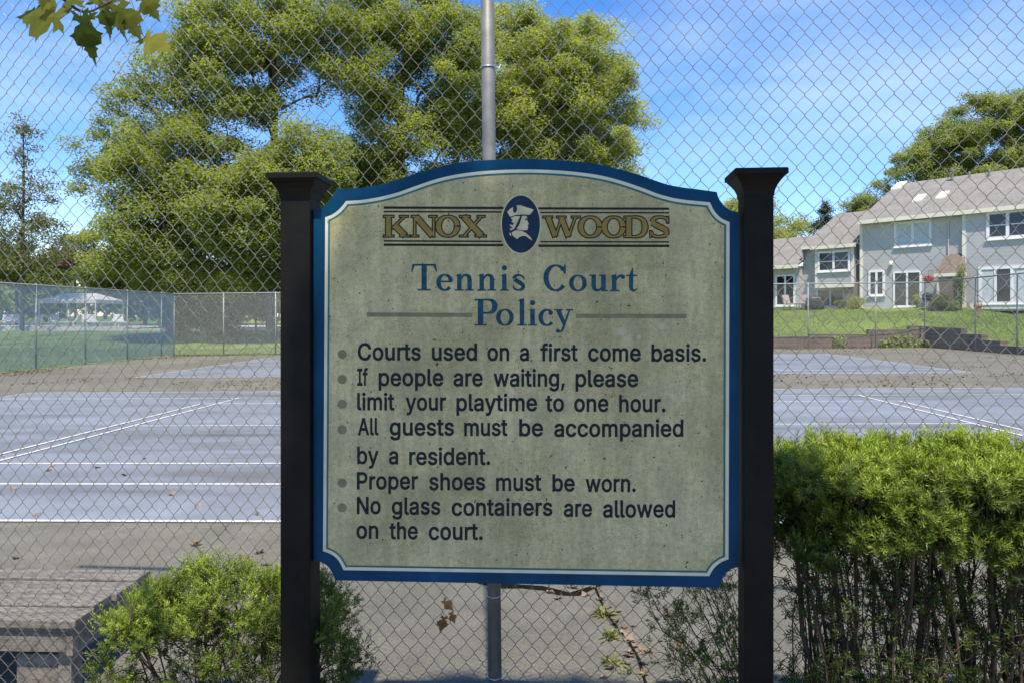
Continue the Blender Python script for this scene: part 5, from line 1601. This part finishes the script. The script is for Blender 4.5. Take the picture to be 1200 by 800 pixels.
# privacy fences of boards between the gardens
def board_fence(label, u0, u1, o, ztop):
    r = np.random.default_rng(int(abs(u0) * 100))
    c = hw_(0.5 * (u0 + u1), o, 2.2)
    ob = thing('board_fence', label, 'fence', c)
    n = int((u1 - u0) / 0.15)
    for i in range(n):
        a = u0 + i * 0.15
        mb = MB(); hbox(mb, a + 0.004, a + 0.144, o - 0.012, o + 0.012, ZG, ztop + r.uniform(-0.03, 0.03)); mb.build('board', m_wd, ob)
    for z in (ztop - 0.3, ztop - 1.2):
        mb = MB(); hbox(mb, u0, u1, o - 0.055, o - 0.015, z - 0.04, z + 0.04); mb.build('rail', m_wd, ob)
board_fence('brown board fence beside the small lower window, right of the bay', hp(991, 340, -0.1)[0], hp(1007, 340, -0.1)[0], -0.1, hp(1000, 331, -0.1)[1])
board_fence('brown board fence under the small brown entry roof', hp(1101, 340, 1.3)[0], hp(1123, 340, 1.3)[0], 1.3, hp(1110, 330, 1.3)[1])

# ---- things standing in the gardens
def hground(x, o):
    d = ray(x, 360)
    p = on_plane(x, 360, (HO[0] + HN[0] * o, HO[1] + HN[1] * o, 0), (HN[0], HN[1], 0))
    return np.array([p[0], p[1], float(land(p[0], p[1]))])
m_cover = mat('black_grill_cover', (0.022, 0.023, 0.026), 0.6, 0.3, 5, 0.4, 9, dist=0.03)
c = hground(953, 0.9)
g = thing('covered_grill', 'black covered barbecue on the grass in front of the bay', 'grill', c)
mb = MB()
prof = [(0.62, 0.0), (0.6, 0.3), (0.5, 0.55), (0.42, 0.75), (0.3, 0.86), (0.08, 0.9)]
mb.lathe(c, prof, 14)
for i, q in enumerate(mb.v):
    mb.v[i] = (c[0] + (q[0] - c[0]) * 1.0 + 0.25 * max(0, 0.6 - (q[2] - c[2])) * HU[0], c[1] + (q[1] - c[1]) * 0.8, q[2])
mb.build('cover', m_cover, g, smooth=True)
mb = MB(); mb.tube([c + [-0.25, -0.45, 0.75], c + [0.25, -0.6, 0.75]], 0.03, 8); mb.build('handle', m_galv, g)
c = hground(1087, 1.4)
g = thing('kettle_grill', 'round black kettle barbecue beside the sliding door', 'grill', c)
mb = MB(); mb.lathe(c + [0, 0, 0.45], [(0.04, 0), (0.2, 0.03), (0.29, 0.15), (0.3, 0.24)], 18); mb.build('bowl', m_cover, g, smooth=True)
mb = MB(); mb.lathe(c + [0, 0, 0.70], [(0.305, 0), (0.28, 0.12), (0.17, 0.22), (0.03, 0.26)], 18); mb.build('lid', m_cover, g, smooth=True)
for k in range(3):
    a = 2.1 * k + 0.4
    mb = MB(); mb.tube([c + [0.16 * math.cos(a), 0.16 * math.sin(a), 0.5], c + [0.3 * math.cos(a), 0.3 * math.sin(a), 0]], 0.016, 8); mb.build('leg', m_galv, g)
m_chair = mat('mauve_chair_fabric', (0.3, 0.25, 0.24), 0.8, 0.15, 8)
def patio_chair(label, x, o, rz):
    c = hground(x, o)
    ch = thing('patio_chair', label, 'chair', c, 'patio chairs by the glass door', rz)
    R_ = lambda bx: bx
    mb = MB(); mb.box(-0.28, 0.28, -0.28, 0.28, 0.38, 0.45); mb.build('seat', m_chair, ch, True, bevel=0.02)
    mb = MB(); mb.hexa([(-0.28, 0.25, 0.46), (0.28, 0.25, 0.46), (0.28, 0.31, 0.46), (-0.28, 0.31, 0.46), (-0.28, 0.4, 1.0), (0.28, 0.4, 1.0), (0.28, 0.45, 1.0), (-0.28, 0.45, 1.0)]); mb.build('backrest', m_chair, ch, True)
    for sx in (-0.26, 0.26):
        for sy in (-0.25, 0.27):
            mb = MB(); mb.tube([(sx, sy, 0.38), (sx * 1.05, sy * 1.1, 0)], 0.018, 8); mb.build('leg', m_cover, ch, True)
patio_chair('mauve patio chair by the glass door, nearer the sign post', 926, 1.5, 0.5)
patio_chair('mauve patio chair between the other chair and the black covered barbecue', 938, 1.2, -0.9)
# hanging flower basket
u, z = hp(1088, 320, 0.6)
c = np.array(hw_(u, 0.6, hp(1088, 329, 0.6)[1]))
hb = thing('hanging_basket', 'hanging basket of red flowers beside the entry roof', 'flower basket', c)
mb = MB(); mb.lathe(c, [(0.06, -0.16), (0.17, -0.05), (0.2, 0.04)], 14); mb.build('pot', m_wd, hb)
mb = MB(); mb.tube([c + [0, 0, 0.03], c + [0, 0, 0.55]], 0.008, 6); mb.tube([c + [0, 0, 0.55], np.array(hw_(u, 0.0, c[2] + 0.58))], 0.012, 6); mb.build('bracket', m_cover, hb)
m_flower = leafmat('red_petals', (0.35, 0.03, 0.02), (0.55, 0.09, 0.05), 0.25, (1, 0.7, 0.7))
r_ = np.random.default_rng(5)
P = c + rand_unit(240, r_) * (r_.uniform(0, 1, 240) ** 0.4)[:, None] * np.array([0.3, 0.3, 0.19]) + [0, 0, 0.1]
V, Q = leaf_cards(P, 0.05, 0.2, r=r_)
npmesh('flowers', V, Q, m_flower, hb, np.repeat(r_.uniform(0, 1, 240), 4))
def tuft(label, x, o, h, w_, n, leaf, name='shrub', cat='shrub', ls=0.05, group='garden shrubs by the houses', seed=1):
    c = hground(x, o)
    r = np.random.default_rng(seed)
    s_ = thing(name, label, cat, c, group)
    nodes, par = [np.array([0.0, 0, 0])], [-1]
    for k in range(8):
        nodes.append(np.array([r.normal(0, w_ * 0.4), r.normal(0, w_ * 0.4), h * r.uniform(0.5, 0.9)])); par.append(0)
    V, Q = branch_mesh(np.array(nodes) + c, np.array(par), 0.008, 0.02)
    npmesh('stems', V, Q, m_bark, s_)
    P = c + [0, 0, h * 0.55] + rand_unit(n, r) * (r.uniform(0, 1, n) ** 0.45)[:, None] * np.array([w_, w_, h * 0.5])
    V, Q = leaf_cards(P, ls, 0.5, r=r)
    npmesh('foliage', V, Q, LM[leaf], s_, np.repeat(np.clip(r.normal(0.5, 0.25, n), 0, 1), 4))
tuft('bright green shrub by the board fence right of the bay', 1003, 0.7, 0.75, 0.55, 900, 'lime', seed=3)
tuft('low dark shrub in front of the bay door', 984, 0.6, 0.6, 0.4, 600, 'dark', seed=4)
tuft('slim yellow shrub beside the sliding door', 1074, 0.6, 0.8, 0.22, 400, 'lime', seed=5)
tuft('large grey green clump in front of the board fence under the entry roof', 1103, 1.9, 0.95, 0.55, 1200, 'sparse', seed=6)
tuft('tall green climber at the right end of the entry roof', 1126, 1.3, 2.6, 0.28, 900, 'mid', seed=7)
tuft('small green shrub at the foot of the entry roof fence', 1117, 1.7, 0.6, 0.35, 500, 'mid', seed=8)
m_terr = mat('terracotta', (0.35, 0.14, 0.08), 0.8, 0.15, 6)
for x, o, lab in ((1146, 1.0, 'terracotta pot left of the curtained glass door'), (1094, 1.5, 'terracotta pot beside the kettle barbecue')):
    c = hground(x, o)
    pt = thing('flower_pot', lab, 'flower pot', c)
    mb = MB(); mb.lathe(c, [(0.13, 0), (0.19, 0.3), (0.22, 0.3), (0.22, 0.36), (0.18, 0.36)], 16); mb.build('pot', m_terr, pt, smooth=False)
    r = np.random.default_rng(int(x))
    P = c + [0, 0, 0.45] + rand_unit(120, r) * 0.18
    V, Q = leaf_cards(P, 0.05, 0.4, r=r); npmesh('plant', V, Q, LM['mid'], pt, np.repeat(r.uniform(0, 1, 120), 4))

# ================================================================== retaining wall of brown blocks
m_block, t, b = nodes_of('brown_wall_blocks')
tcn = t.nodes.new('ShaderNodeTexCoord')
mpn = t.nodes.new('ShaderNodeMapping')
mpn.inputs['Rotation'].default_value = (math.pi / 2, 0, 0)
t.links.new(tcn.outputs['Object'], mpn.inputs['Vector'])
br = nn(t, 'ShaderNodeTexBrick', Scale=1.0)
br.inputs['Color1'].default_value = (0.17, 0.115, 0.085, 1)
br.inputs['Color2'].default_value = (0.125, 0.09, 0.07, 1)
br.inputs['Mortar'].default_value = (0.03, 0.025, 0.02, 1)
br.inputs['Mortar Size'].default_value = 0.012
br.inputs['Brick Width'].default_value = 1.2
br.inputs['Row Height'].default_value = 0.2
t.links.new(mpn.outputs['Vector'], br.inputs['Vector'])
r2 = ramp(t, [(0.3, (0.6, 0.6, 0.6)), (0.7, (1.25, 1.2, 1.15))])
t.links.new(noise(t, tcn.outputs['Object'], 2.2, 6, 0.7), r2.inputs['Fac'])
t.links.new(mixn(t, 1.0, br.outputs['Color'], r2.outputs['Color'], 'MULTIPLY'), b.inputs['Base Color'])
b.inputs['Roughness'].default_value = 0.92
bumpn(t, b, noise(t, tcn.outputs['Object'], 18, 4), 0.5, 0.03)
wall = thing('retaining_wall', 'low brown timber retaining wall stepping down round the far right corner', 'wall', (12, 38.3, 0.1))
def wz(x, y): return at(x, y, 38.2 * (_c))[2]
yf = 38.28
steps = [(906, 949, 394), (949, 1018, 394.5), (1018, 1066, 391), (1066, 1098, 384)]
xprev = 3.5
for x0, x1, yy in steps:
    X1 = xpix_on_y(x1, yf)[0]
    mb = MB(); mb.box(xprev, X1 - 0.004, yf, yf + 0.3, -0.1, max(wz(0.5 * (x0 + x1), yy), float(land(X1, 38.4)), float(land(xprev, 38.4))) + 0.02); mb.build('wall_run', m_block, wall)
    xprev = X1
XWB = XR - 0.02
for xa_, xb_, yy in ((1100, 1126, 386), (1126, 1150, 393), (1150, 1172, 400), (1172, 1195, 406), (1195, 1240, 411)):
    Ya_, Yb_ = ypix_on_x(xa_, XWB)[1], ypix_on_x(xb_, XWB)[1]
    if xa_ == 1100: Ya_ = yf - 0.004
    z = at(0.5 * (xa_ + xb_), yy, 0.5 * (Ya_ + Yb_) * 1.0 / (ray(0.5 * (xa_ + xb_), 400)[1]))[2]
    mb = MB(); mb.box(XWB, XWB + 0.3, Yb_ + 0.003, Ya_, -0.1, max(z, 0.3, float(land(XWB + 0.1, Ya_ - 0.01)) + 0.02)); mb.build('wall_run', m_block, wall)
# ivy at the foot of the wall
iv = thing('ivy_patch', 'patch of bright ivy trailing at the foot of the brown retaining wall', 'ivy', (16.5, 38.0, 0.15))
r_ = np.random.default_rng(9)
pts = []
for x0, x1, y0, y1, n in ((1030, 1112, 398, 409, 1500), (977, 990, 392, 408, 200), (1040, 1070, 392, 400, 160)):
    for _ in range(n):
        x, y = r_.uniform(x0, x1), r_.uniform(y0, y1)
        if r_.uniform() < 0.25 + 0.75 * (y - y0) / (y1 - y0):
            p = on_plane(x, y, (0, yf - 0.12, 0), (0, 1, 0)); p[1] += r_.uniform(-0.35, 0.08); p[0] = min(p[0], XR - 0.1); pts.append(p)
P = np.array(pts)
V, Q = leaf_cards(P, 0.07, 0.4, 0.8, nrm=np.array([0, -0.5, 0.0]), r=r_)
npmesh('leaves', V, Q, LM['mid'], iv, np.repeat(np.clip(r_.normal(0.6, 0.25, len(P)), 0, 1), 4))
nodes, par = [np.array([16.5, 38.0, 0.12])], [-1]
for k in range(16):
    nodes.append(np.array([16.5 + r_.uniform(-2.4, 2.2), 38.1, r_.uniform(0.15, 0.5)])); par.append(0)
V, Q = branch_mesh(np.array(nodes), np.array(par), 0.008, 0.02); npmesh('vines', V, Q, m_bark, iv)

# ================================================================== pool side far left
m_canvas = mat('white_canvas', (0.6, 0.6, 0.58), 0.7, 0.04, 2)
c = np.array([*at(78, 380, 62)[:2], 0.93])
can = thing('canopy', 'long white canopy over the pool side at far left', 'canopy', c)
s_ = 62 / F
zc1, zc0 = at(78, 344, 62)[2], at(78, 352, 62)[2]
yc0, yc1 = c[1] - 2.0, c[1] + 2.0
x0, x1 = xpix_on_y(44, yc0)[0], xpix_on_y(113, yc0)[0]
mb = MB()
mb.add([(x0, yc0, zc0), (x1, yc0, zc0), (x1, yc1, zc0), (x0, yc1, zc0), (x0 + 1.2, c[1], zc1), (x1 - 1.2, c[1], zc1), (x0, yc0, zc0 - 0.28), (x1, yc0, zc0 - 0.28), (x1, yc1, zc0 - 0.28), (x0, yc1, zc0 - 0.28)],
       [(0, 1, 5, 4), (1, 2, 5), (2, 3, 4, 5), (3, 0, 4), (6, 7, 1, 0), (7, 8, 2, 1), (8, 9, 3, 2), (9, 6, 0, 3)])
mb.build('canvas_top', m_canvas, can)
for x in (x0 + 0.1, 0.5 * (x0 + x1), x1 - 0.1):
    for y in (yc0 + 0.05, yc1 - 0.05):
        mb = MB(); mb.tube([(x, y, 0.9), (x, y, zc0 - 0.05)], 0.05, 8); mb.build('leg', m_white, can)
def lounger(label, x, rz):
    c = at(x, 386, 59.5); c[2] = 0.93
    lo = thing('sun_lounger', label, 'sun lounger', c, 'white loungers on the pool deck', rz)
    mb = MB(); mb.box(-0.32, 0.32, -1.0, 0.35, 0.3, 0.4); mb.build('seat', m_canvas, lo, True, bevel=0.02)
    mb = MB(); mb.hexa([(-0.32, 0.35, 0.33), (0.32, 0.35, 0.33), (0.32, 0.45, 0.33), (-0.32, 0.45, 0.33), (-0.32, 0.75, 0.98), (0.32, 0.75, 0.98), (0.32, 0.85, 0.98), (-0.32, 0.85, 0.98)]); mb.build('backrest', m_canvas, lo, True)
    for sx in (-0.28, 0.28):
        for sy in (-0.85, 0.3):
            mb = MB(); mb.box(sx - 0.03, sx + 0.03, sy - 0.03, sy + 0.03, 0, 0.3); mb.build('leg', m_white, lo, True)
for x, rz, lab in ((6, 0.4, 'white lounger at the left edge of the pool deck'), (23, 1.1, 'white lounger second from the left edge on the pool deck'), (38, -0.6, 'white lounger just left of the second fence post, on the pool deck'), (67, 0.9, 'white lounger under the middle of the white canopy'),
                   (80, -0.9, 'white lounger under the right half of the white canopy'), (103, 0.8, 'white lounger by the third fence post, below the canopy end'), (114, 1.2, 'white lounger just right of the canopy end'), (127, -0.5, 'white lounger second from the right on the pool deck'), (141, 0.7, 'rightmost white lounger on the pool deck')):
    lounger(lab, x, rz)
# ================================================================== maple whose twig hangs into the top left corner
LEAF = [(0.0, 0.0), (0.05, 0.03), (0.2, -0.06), (0.4, -0.1), (0.3, 0.02), (0.44, 0.1), (0.22, 0.13), (0.11, 0.19), (0.24, 0.26), (0.36, 0.22), (0.5, 0.33), (0.72, 0.4), (0.55, 0.43), (0.5, 0.57), (0.36, 0.45), (0.2, 0.38), (0.09, 0.37),
        (0.1, 0.5), (0.2, 0.62), (0.33, 0.68), (0.2, 0.72), (0.17, 0.82), (0.08, 0.84), (0.0, 1.05)]
OUT = LEAF + [(-x, y) for x, y in LEAF[-2:0:-1]]
m_maple = leafmat('maple_leaf', (0.05, 0.085, 0.016), (0.2, 0.2, 0.03), 0.5, (1.3, 1.25, 0.45), 0.65, 0.12)
_t = m_maple.node_tree
_r = [n for n in _t.nodes if n.type == 'VALTORGB'][0]
_n = noise(_t, coords(_t), 55, 4, 0.6)
_mx = nn(_t, 'ShaderNodeMath', operation='MULTIPLY_ADD')
_t.links.new(_n, _mx.inputs[0])
_mx.inputs[1].default_value = 0.7
_sb = nn(_t, 'ShaderNodeMath', operation='SUBTRACT')
_t.links.new([n for n in _t.nodes if n.type == 'ATTRIBUTE'][0].outputs['Fac'], _sb.inputs[0])
_sb.inputs[1].default_value = 0.35
_t.links.new(_sb.outputs['Value'], _mx.inputs[2])
_t.links.new(_mx.outputs['Value'], _r.inputs['Fac'])
m_dry = leafmat('dry_leaf', (0.1, 0.06, 0.035), (0.4, 0.31, 0.22), 0.2, (1.1, 1, 0.8), 0.8, 0.1)
def leaf_mesh(mb, base, tip, face, size_w=1.0, curl=0.0, fold=0.0, r=random):
    """palmate leaf from base to tip; face = rough normal"""
    base, tip = np.asarray(base, float), np.asarray(tip, float)
    Y = tip - base
    Ln = np.linalg.norm(Y)
    Y = Y / Ln
    N = np.asarray(face, float); N = N - Y * np.dot(N, Y); N /= np.linalg.norm(N)
    X = np.cross(Y, N)
    vs = []
    for x, y in OUT:
        jx, jy = x * size_w * (1 + r.uniform(-0.06, 0.06)), y + r.uniform(-0.015, 0.015)
        d = -curl * (y - 0.3) ** 2 - fold * abs(jx)
        vs.append(base + Ln * (X * jx + Y * jy + N * d))
    mids = [base + Ln * (Y * y - N * curl * (y - 0.3) ** 2) for y in (0.15, 0.4, 0.65, 0.85)]
    n = len(vs)
    k = len(mb.v)
    mb.v += [tuple(q) for q in vs + mids]
    half = len(LEAF)
    def mid(i):
        y = OUT[i][1]
        return k + n + int(np.argmin([abs(y - q) for q in (0.15, 0.4, 0.65, 0.85)]))
    for i in range(n):
        j = (i + 1) % n
        a, b_ = mid(i), mid(j)
        if a == b_: mb.f.append((k + i, k + j, a))
        else:
            mb.f.append((k + i, k + j, b_)); mb.f.append((k + i, b_, a))
def set_tint(o, v):
    a = o.data.attributes.new('tint', 'FLOAT', 'POINT')
    n = len(o.data.vertices)
    a.data.foreach_set('value', np.clip(v + RNG.normal(0, 0.03, n), 0, 1).astype(np.float32))
tb = np.array([3.6, -4.4, 0.0])
maple = thing('maple_tree', 'maple with lobed yellow green leaves hanging into the top left corner', 'tree', tb)
tw = [at(-40, -130, 2.05), at(20, -60, 2.1), at(62, -12, 2.15), at(88, 10, 2.15), at(104, 14, 2.14), at(122, 6, 2.12), at(150, -8, 2.12)]
trunk = [tb, tb + [-0.05, 0.1, 1.8], tb + [-0.2, 0.4, 3.4], tb + [-0.6, 1.0, 4.8], tb + [-1.1, 1.7, 6.0]]
r_ = np.random.default_rng(77)
SL = np.array(SUN)
S1 = np.cross(SL, [0, 1.0, 0]); S1 /= np.linalg.norm(S1)
S2 = np.cross(SL, S1)
cc = np.array([0.02, 2.28, 1.22]) + SL * 6.8             # unseen dense bough, added and shaped to keep sun off the sign
cl = []
for _ in range(150):
    q, a = r_.uniform(0, 1) ** 0.5, r_.uniform(0, 6.283)
    cx_, cy_ = q * math.cos(a), q * math.sin(a)
    k_ = 1.0 / max(abs(math.cos(a)), abs(math.sin(a))) ** 0.7
    cl.append(cc + SL * r_.uniform(-1.3, 1.3) + S1 * cx_ * k_ * 0.74 + S2 * cy_ * k_ * 0.36)
cl2 = [tb + np.array([0.4, -0.9, 6.2]) + rand_unit(1, r_)[0] * r_.uniform(0.3, 1) ** 0.4 * np.array([1.9, 1.7, 1.6]) for _ in range(60)]
nodes, par, ends = skeleton(tb, trunk, cl + cl2, r=r_)
V, Q = branch_mesh(nodes, par, 0.010, 0.17)
npmesh('trunk', V, Q, m_bark, maple, smooth=True)
Ps = [c + rand_unit(70, r_) * (r_.uniform(0, 1, 70) ** 0.5)[:, None] * np.array([0.17, 0.17, 0.13]) for c in cl]
Ps += [c + rand_unit(45, r_) * (r_.uniform(0, 1, 45) ** 0.5)[:, None] * np.array([0.5, 0.5, 0.35]) for c in cl2]
Ps = np.concatenate(Ps)
V, Q = leaf_cards(Ps, 0.07, 0.5, 0.8, r=r_)
npmesh('crown', V, Q, LM['oak'], maple, np.repeat(np.clip(r_.normal(0.5, 0.2, len(Ps)), 0, 1), 4))
mb = MB()
limb = [trunk[3], np.array([1.2, -2.2, 4.7]), np.array([-0.3, -0.4, 4.3]), np.array([-1.2, 1.0, 3.6]), np.array(tw[0])]
mb.tube(catmull(limb, 6), list(np.linspace(0.05, 0.007, 25)), 8)
mb.build('limb', m_bark, maple, smooth=True)
mb = MB()
cp = catmull(tw, 6)
mb.tube(cp, list(np.linspace(0.006, 0.0022, len(cp))), 6)
m_twig = mat('maple_twig', (0.09, 0.055, 0.04), 0.8, 0.3, 20)
twig = mb.build('twig', m_twig, maple, smooth=True)
def hang(bx, by, tx, ty, d0=2.14, d1=2.14, face=(0, -1, 0.2), tint=0.5, wd=0.95, stem=None, fold=0.12, curl=0.15):
    b0, t0 = at(bx, by, d0), at(tx, ty, d1)
    mb = MB()
    leaf_mesh(mb, b0, t0, face, wd, curl, fold)
    o = mb.build('leaf', m_maple, maple)
    set_tint(o, tint)
    if stem is not None:
        ms = MB()
        s0 = at(stem[0], stem[1], 2.14)
        ms.tube([s0, 0.5 * (s0 + b0) + [0, 0, 0.004], b0], 0.0011, 5)
        ms.build('leaf_stalk', m_twig, o, smooth=True)
hang(72, 21, 15, 17, 2.12, 2.18, (0.1, -1, 0.15), 0.6, 0.6, (90, 12))
hang(94, 17, 112, 78, 2.1, 2.16, (0.25, -1, 0.3), 0.18, 0.45, (97, 12), 0.2)
hang(106, 14, 92, 60, 2.16, 2.2, (-0.3, -0.9, 0.4), 0.25, 0.5, (103, 13), 0.3)
hang(138, 4, 166, 49, 2.1, 2.12, (0.1, -1, 0.1), 0.5, 0.6, (128, 2))
hang(124, 4, 131, 47, 2.13, 2.15, (0.9, -0.5, 0.1), 0.3, 0.5, (122, 5), 0.25)
hang(128, 2, 146, 50, 2.12, 2.1, (-0.75, -0.7, 0.1), 0.4, 0.42, (126, 4), 0.25)
hang(168, 43, 202, 60, 2.14, 2.1, (-0.55, -0.6, 0.6), 0.95, 0.6, (152, -4), 0.05)
hang(165, -6, 188, 26, 2.13, 2.16, (0.15, -1, 0.3), 0.65, 0.65, (150, -8))
hang(86, 6, 78, -36, 2.12, 2.15, (0.2, -1, 0.2), 0.4, 0.6, (88, 10))
hang(52, -14, 48, 12, 2.12, 2.12, (0.2, -1, 0.2), 0.55, 0.65, (60, -14))
hang(112, 6, 140, -30, 2.16, 2.2, (0.2, -1, 0.2), 0.35, 0.6, (112, 10))

# ================================================================== dry leaves, weeds and litter
def dry_leaf(label, p, size, seed, tint, lay=True, group='dry leaves on the asphalt', stand=None):
    r = random.Random(seed)
    mb = MB()
    a = r.uniform(0, 6.28)
    if lay:
        d = np.array([math.cos(a), math.sin(a), r.uniform(-0.1, 0.35)])
        base = np.array(p) + [0, 0, 0.012]
        leaf_mesh(mb, base, base + d * size, (r.uniform(-0.5, 0.5), r.uniform(-0.5, 0.5), 1), 0.8, r.uniform(-0.9, -0.3), r.uniform(-0.9, 0.0), r)
        zmin = min(v_[2] for v_ in mb.v)
        lift = float(gz(p[0], p[1])) + 0.006 - zmin
        mb.v = [(x, y, z + lift) for x, y, z in mb.v]
    else:
        leaf_mesh(mb, np.array(p), np.array(stand), (r.uniform(-0.5, 0.5), -1, 0.2), 0.6, 0.5, 0.6, r)
    o = mb.build('dry_leaf', m_dry)
    set_tint(o, tint)
    c = np.mean(np.array(mb.v), 0); c[2] = min(v_[2] for v_ in mb.v)
    set_origin(o, c)
    return tag(o, label, 'leaf', group)
r_ = random.Random(4)
LAB = 'pale curled dry leaf lying on the asphalt behind the fence below the sign'
spots = [(694, 690), (690, 697), (702, 694), (699, 704), (708, 712), (716, 732), (725, 728), (728, 744), (733, 752), (738, 748), (741, 758), (735, 764), (742, 770), (747, 766), (731, 738), (751, 790), (720, 716), (668, 690), (656, 700),
         (640, 694), (747, 752), (756, 766), (762, 728), (778, 722), (771, 752), (830, 741), (815, 770), (790, 760), (858, 735), (718, 784), (712, 796), (686, 700), (677, 691), (745, 735), (760, 780), (737, 778)]
for i, (x, y) in enumerate(spots):
    p = on_ground(x, y)
    dry_leaf(LAB, p, r_.uniform(0.03, 0.065), 100 + i, r_.uniform(0.25, 1.0))
LAB2 = 'small dry leaf lying on the near edge of the blue court'
for i, (x, y) in enumerate(((38, 606), (41, 603), (116, 548), (57, 547), (269, 546), (204, 581), (166, 538), (237, 594), (300, 605), (60, 552), (15, 575), (148, 558), (285, 657), (300, 650), (22, 655), (225, 640), (310, 662))):
    dry_leaf(LAB2 if y < 615 else LAB.replace(' below the sign', ' left of the sign'), on_ground(x, y), r_.uniform(0.05, 0.085), 200 + i, r_.uniform(0.1, 0.7), group='dry leaves on the court')
# leaves caught in the wire
m_catch = leafmat('orange_dry_leaf', (0.2, 0.09, 0.025), (0.6, 0.3, 0.1), 0.35, (1.1, 0.9, 0.6))
for i, (x0, y0, x1, y1, tn, lab) in enumerate(((519, 703, 531, 716, 0.75, 'orange dry leaf caught uppermost in the wire below the sign'), (521, 722, 516, 742, 0.25, 'brown shrivelled dry leaf hanging lowest in the wire below the sign'), (528, 717, 533, 731, 0.5, 'ochre dry leaf in the wire between two others below the sign'))):
    o = dry_leaf(lab, at(x0, y0, 2.975), 0.06, 300 + i, tn, False, 'dry leaves caught in the wire', at(x1, y1, 2.955))
    o.data.materials[0] = m_catch
m_weed = leafmat('weed_leaf', (0.11, 0.14, 0.04), (0.4, 0.38, 0.14), 0.35)
for i, (x, y, h, n, lab) in enumerate(((706, 722, 0.07, 40, 'low weed growing in the crack, farthest from the fence'), (715, 748, 0.06, 46, 'low weed with pale leaves in the middle of the crack'), (718, 778, 0.06, 24, 'small weed nearest the fence in the crack'), (735, 790, 0.05, 12, 'tiny sprout in the crack beside the fence'))):
    p = on_ground(x, y)
    wd = thing('weed', lab, 'weed', p, 'weeds in the asphalt crack')
    r = np.random.default_rng(900 + i)
    V, Q = [], []
    for k in range(n):
        a = r.uniform(0, 6.28); el = r.uniform(0.15, 1.2); ln = h * r.uniform(0.6, 1.3)
        d = np.array([math.cos(a) * math.cos(el), math.sin(a) * math.cos(el), math.sin(el)])
        s1 = np.cross(d, [0, 0, 1.0]); s1 /= np.linalg.norm(s1)
        b0 = p + [r.normal(0, 0.012), r.normal(0, 0.012), 0.006]
        kk = len(V)
        V += [b0, b0 + d * ln * 0.55 + s1 * 0.007, b0 + d * ln + [0, 0, -0.012], b0 + d * ln * 0.55 - s1 * 0.007]
        Q.append((kk, kk + 1, kk + 2, kk + 3))
    npmesh('leaves', V, Q, m_weed, wd, np.repeat(r.uniform(0, 1, n), 4))
    mb = MB(); mb.tube([p, p + [0.004, 0.003, h * 0.7]], 0.0016, 5); mb.build('stem', m_weed, wd)
    set_tint(wd.children[-1], 0.4) if wd.children else None
# leaf litter drifted along the far edges
r = np.random.default_rng(15)
pts = []
for x0, x1, ya, yb, n in ((XL + 0.3, 3.0, 34.0, 34.9, 2600), (XL + 0.1, XL + 1.6, 20, 34.8, 1500), (4.0, XR - 0.2, 36.6, 37.8, 1500), (-14, 16, 17.4, 21.2, 2600), (12.2, 18.6, 12, 36, 1500)):
    P = np.stack([r.uniform(x0, x1, n), r.uniform(ya, yb, n)], 1)
    k = smooth_noise(P[:, 0] * 1.1, P[:, 1] * 1.6, 31) + 0.5 * smooth_noise(P[:, 0] * 4, P[:, 1] * 5, 32) > 0.1
    pts.append(P[k])
P = np.concatenate(pts)
P3 = np.stack([P[:, 0], P[:, 1], gz(P[:, 0], P[:, 1]) + 0.03], 1)
V, Q = leaf_cards(P3, 0.032, 0.85, 0.7, r=r)
o = npmesh('leaf_litter', V, Q, m_dry, None, np.repeat(np.clip(r.normal(0.2, 0.2, len(P3)), 0, 1), 4))
tag(o, 'brown leaf litter drifted along the edges of the courts', 'leaf litter', kind='stuff')
# grass blades at the edges of the lawns
r = np.random.default_rng(16)
pts = []
for (x0, x1, y0, y1, n) in ((-30, 3.4, 35.1, 40, 34000), (-36, 3.4, 40, 57, 46000), (-34, -17.95, 18, 35.1, 26000), (3.6, 19.3, 38.6, 60, 60000), (19.3, 27, 27, 44, 34000)):
    P = np.stack([r.uniform(x0, x1, n), r.uniform(y0, y1, n)], 1)
    dist = (P[:, 0] - HO[0]) * HN[0] + (P[:, 1] - HO[1]) * HN[1]
    P = P[(dist > 0.05) | (P[:, 0] < 3.5)]
    pts.append(P)
P = np.concatenate(pts)
h_ = r.uniform(0.03, 0.085, len(P))
a = r.uniform(0, 6.28, len(P))
B = np.stack([P[:, 0], P[:, 1], land(P[:, 0], P[:, 1]) - 0.01], 1)
S = np.stack([np.cos(a), np.sin(a), 0 * a], 1) * 0.02
T = np.stack([r.normal(0, 0.03, len(P)), r.normal(0, 0.03, len(P)), h_], 1)
V = np.stack([B - S, B + S, B + T], 1).reshape(-1, 3)
m_blade = leafmat('grass_blades', (0.12, 0.165, 0.035), (0.24, 0.29, 0.075), 0.45)
o = npmesh('grass', V, np.arange(len(V)).reshape(-1, 3), m_blade, None, np.repeat(r.uniform(0, 1, len(P)), 3))
tag(o, 'short mown grass on the banks beyond the courts', 'grass', kind='stuff')
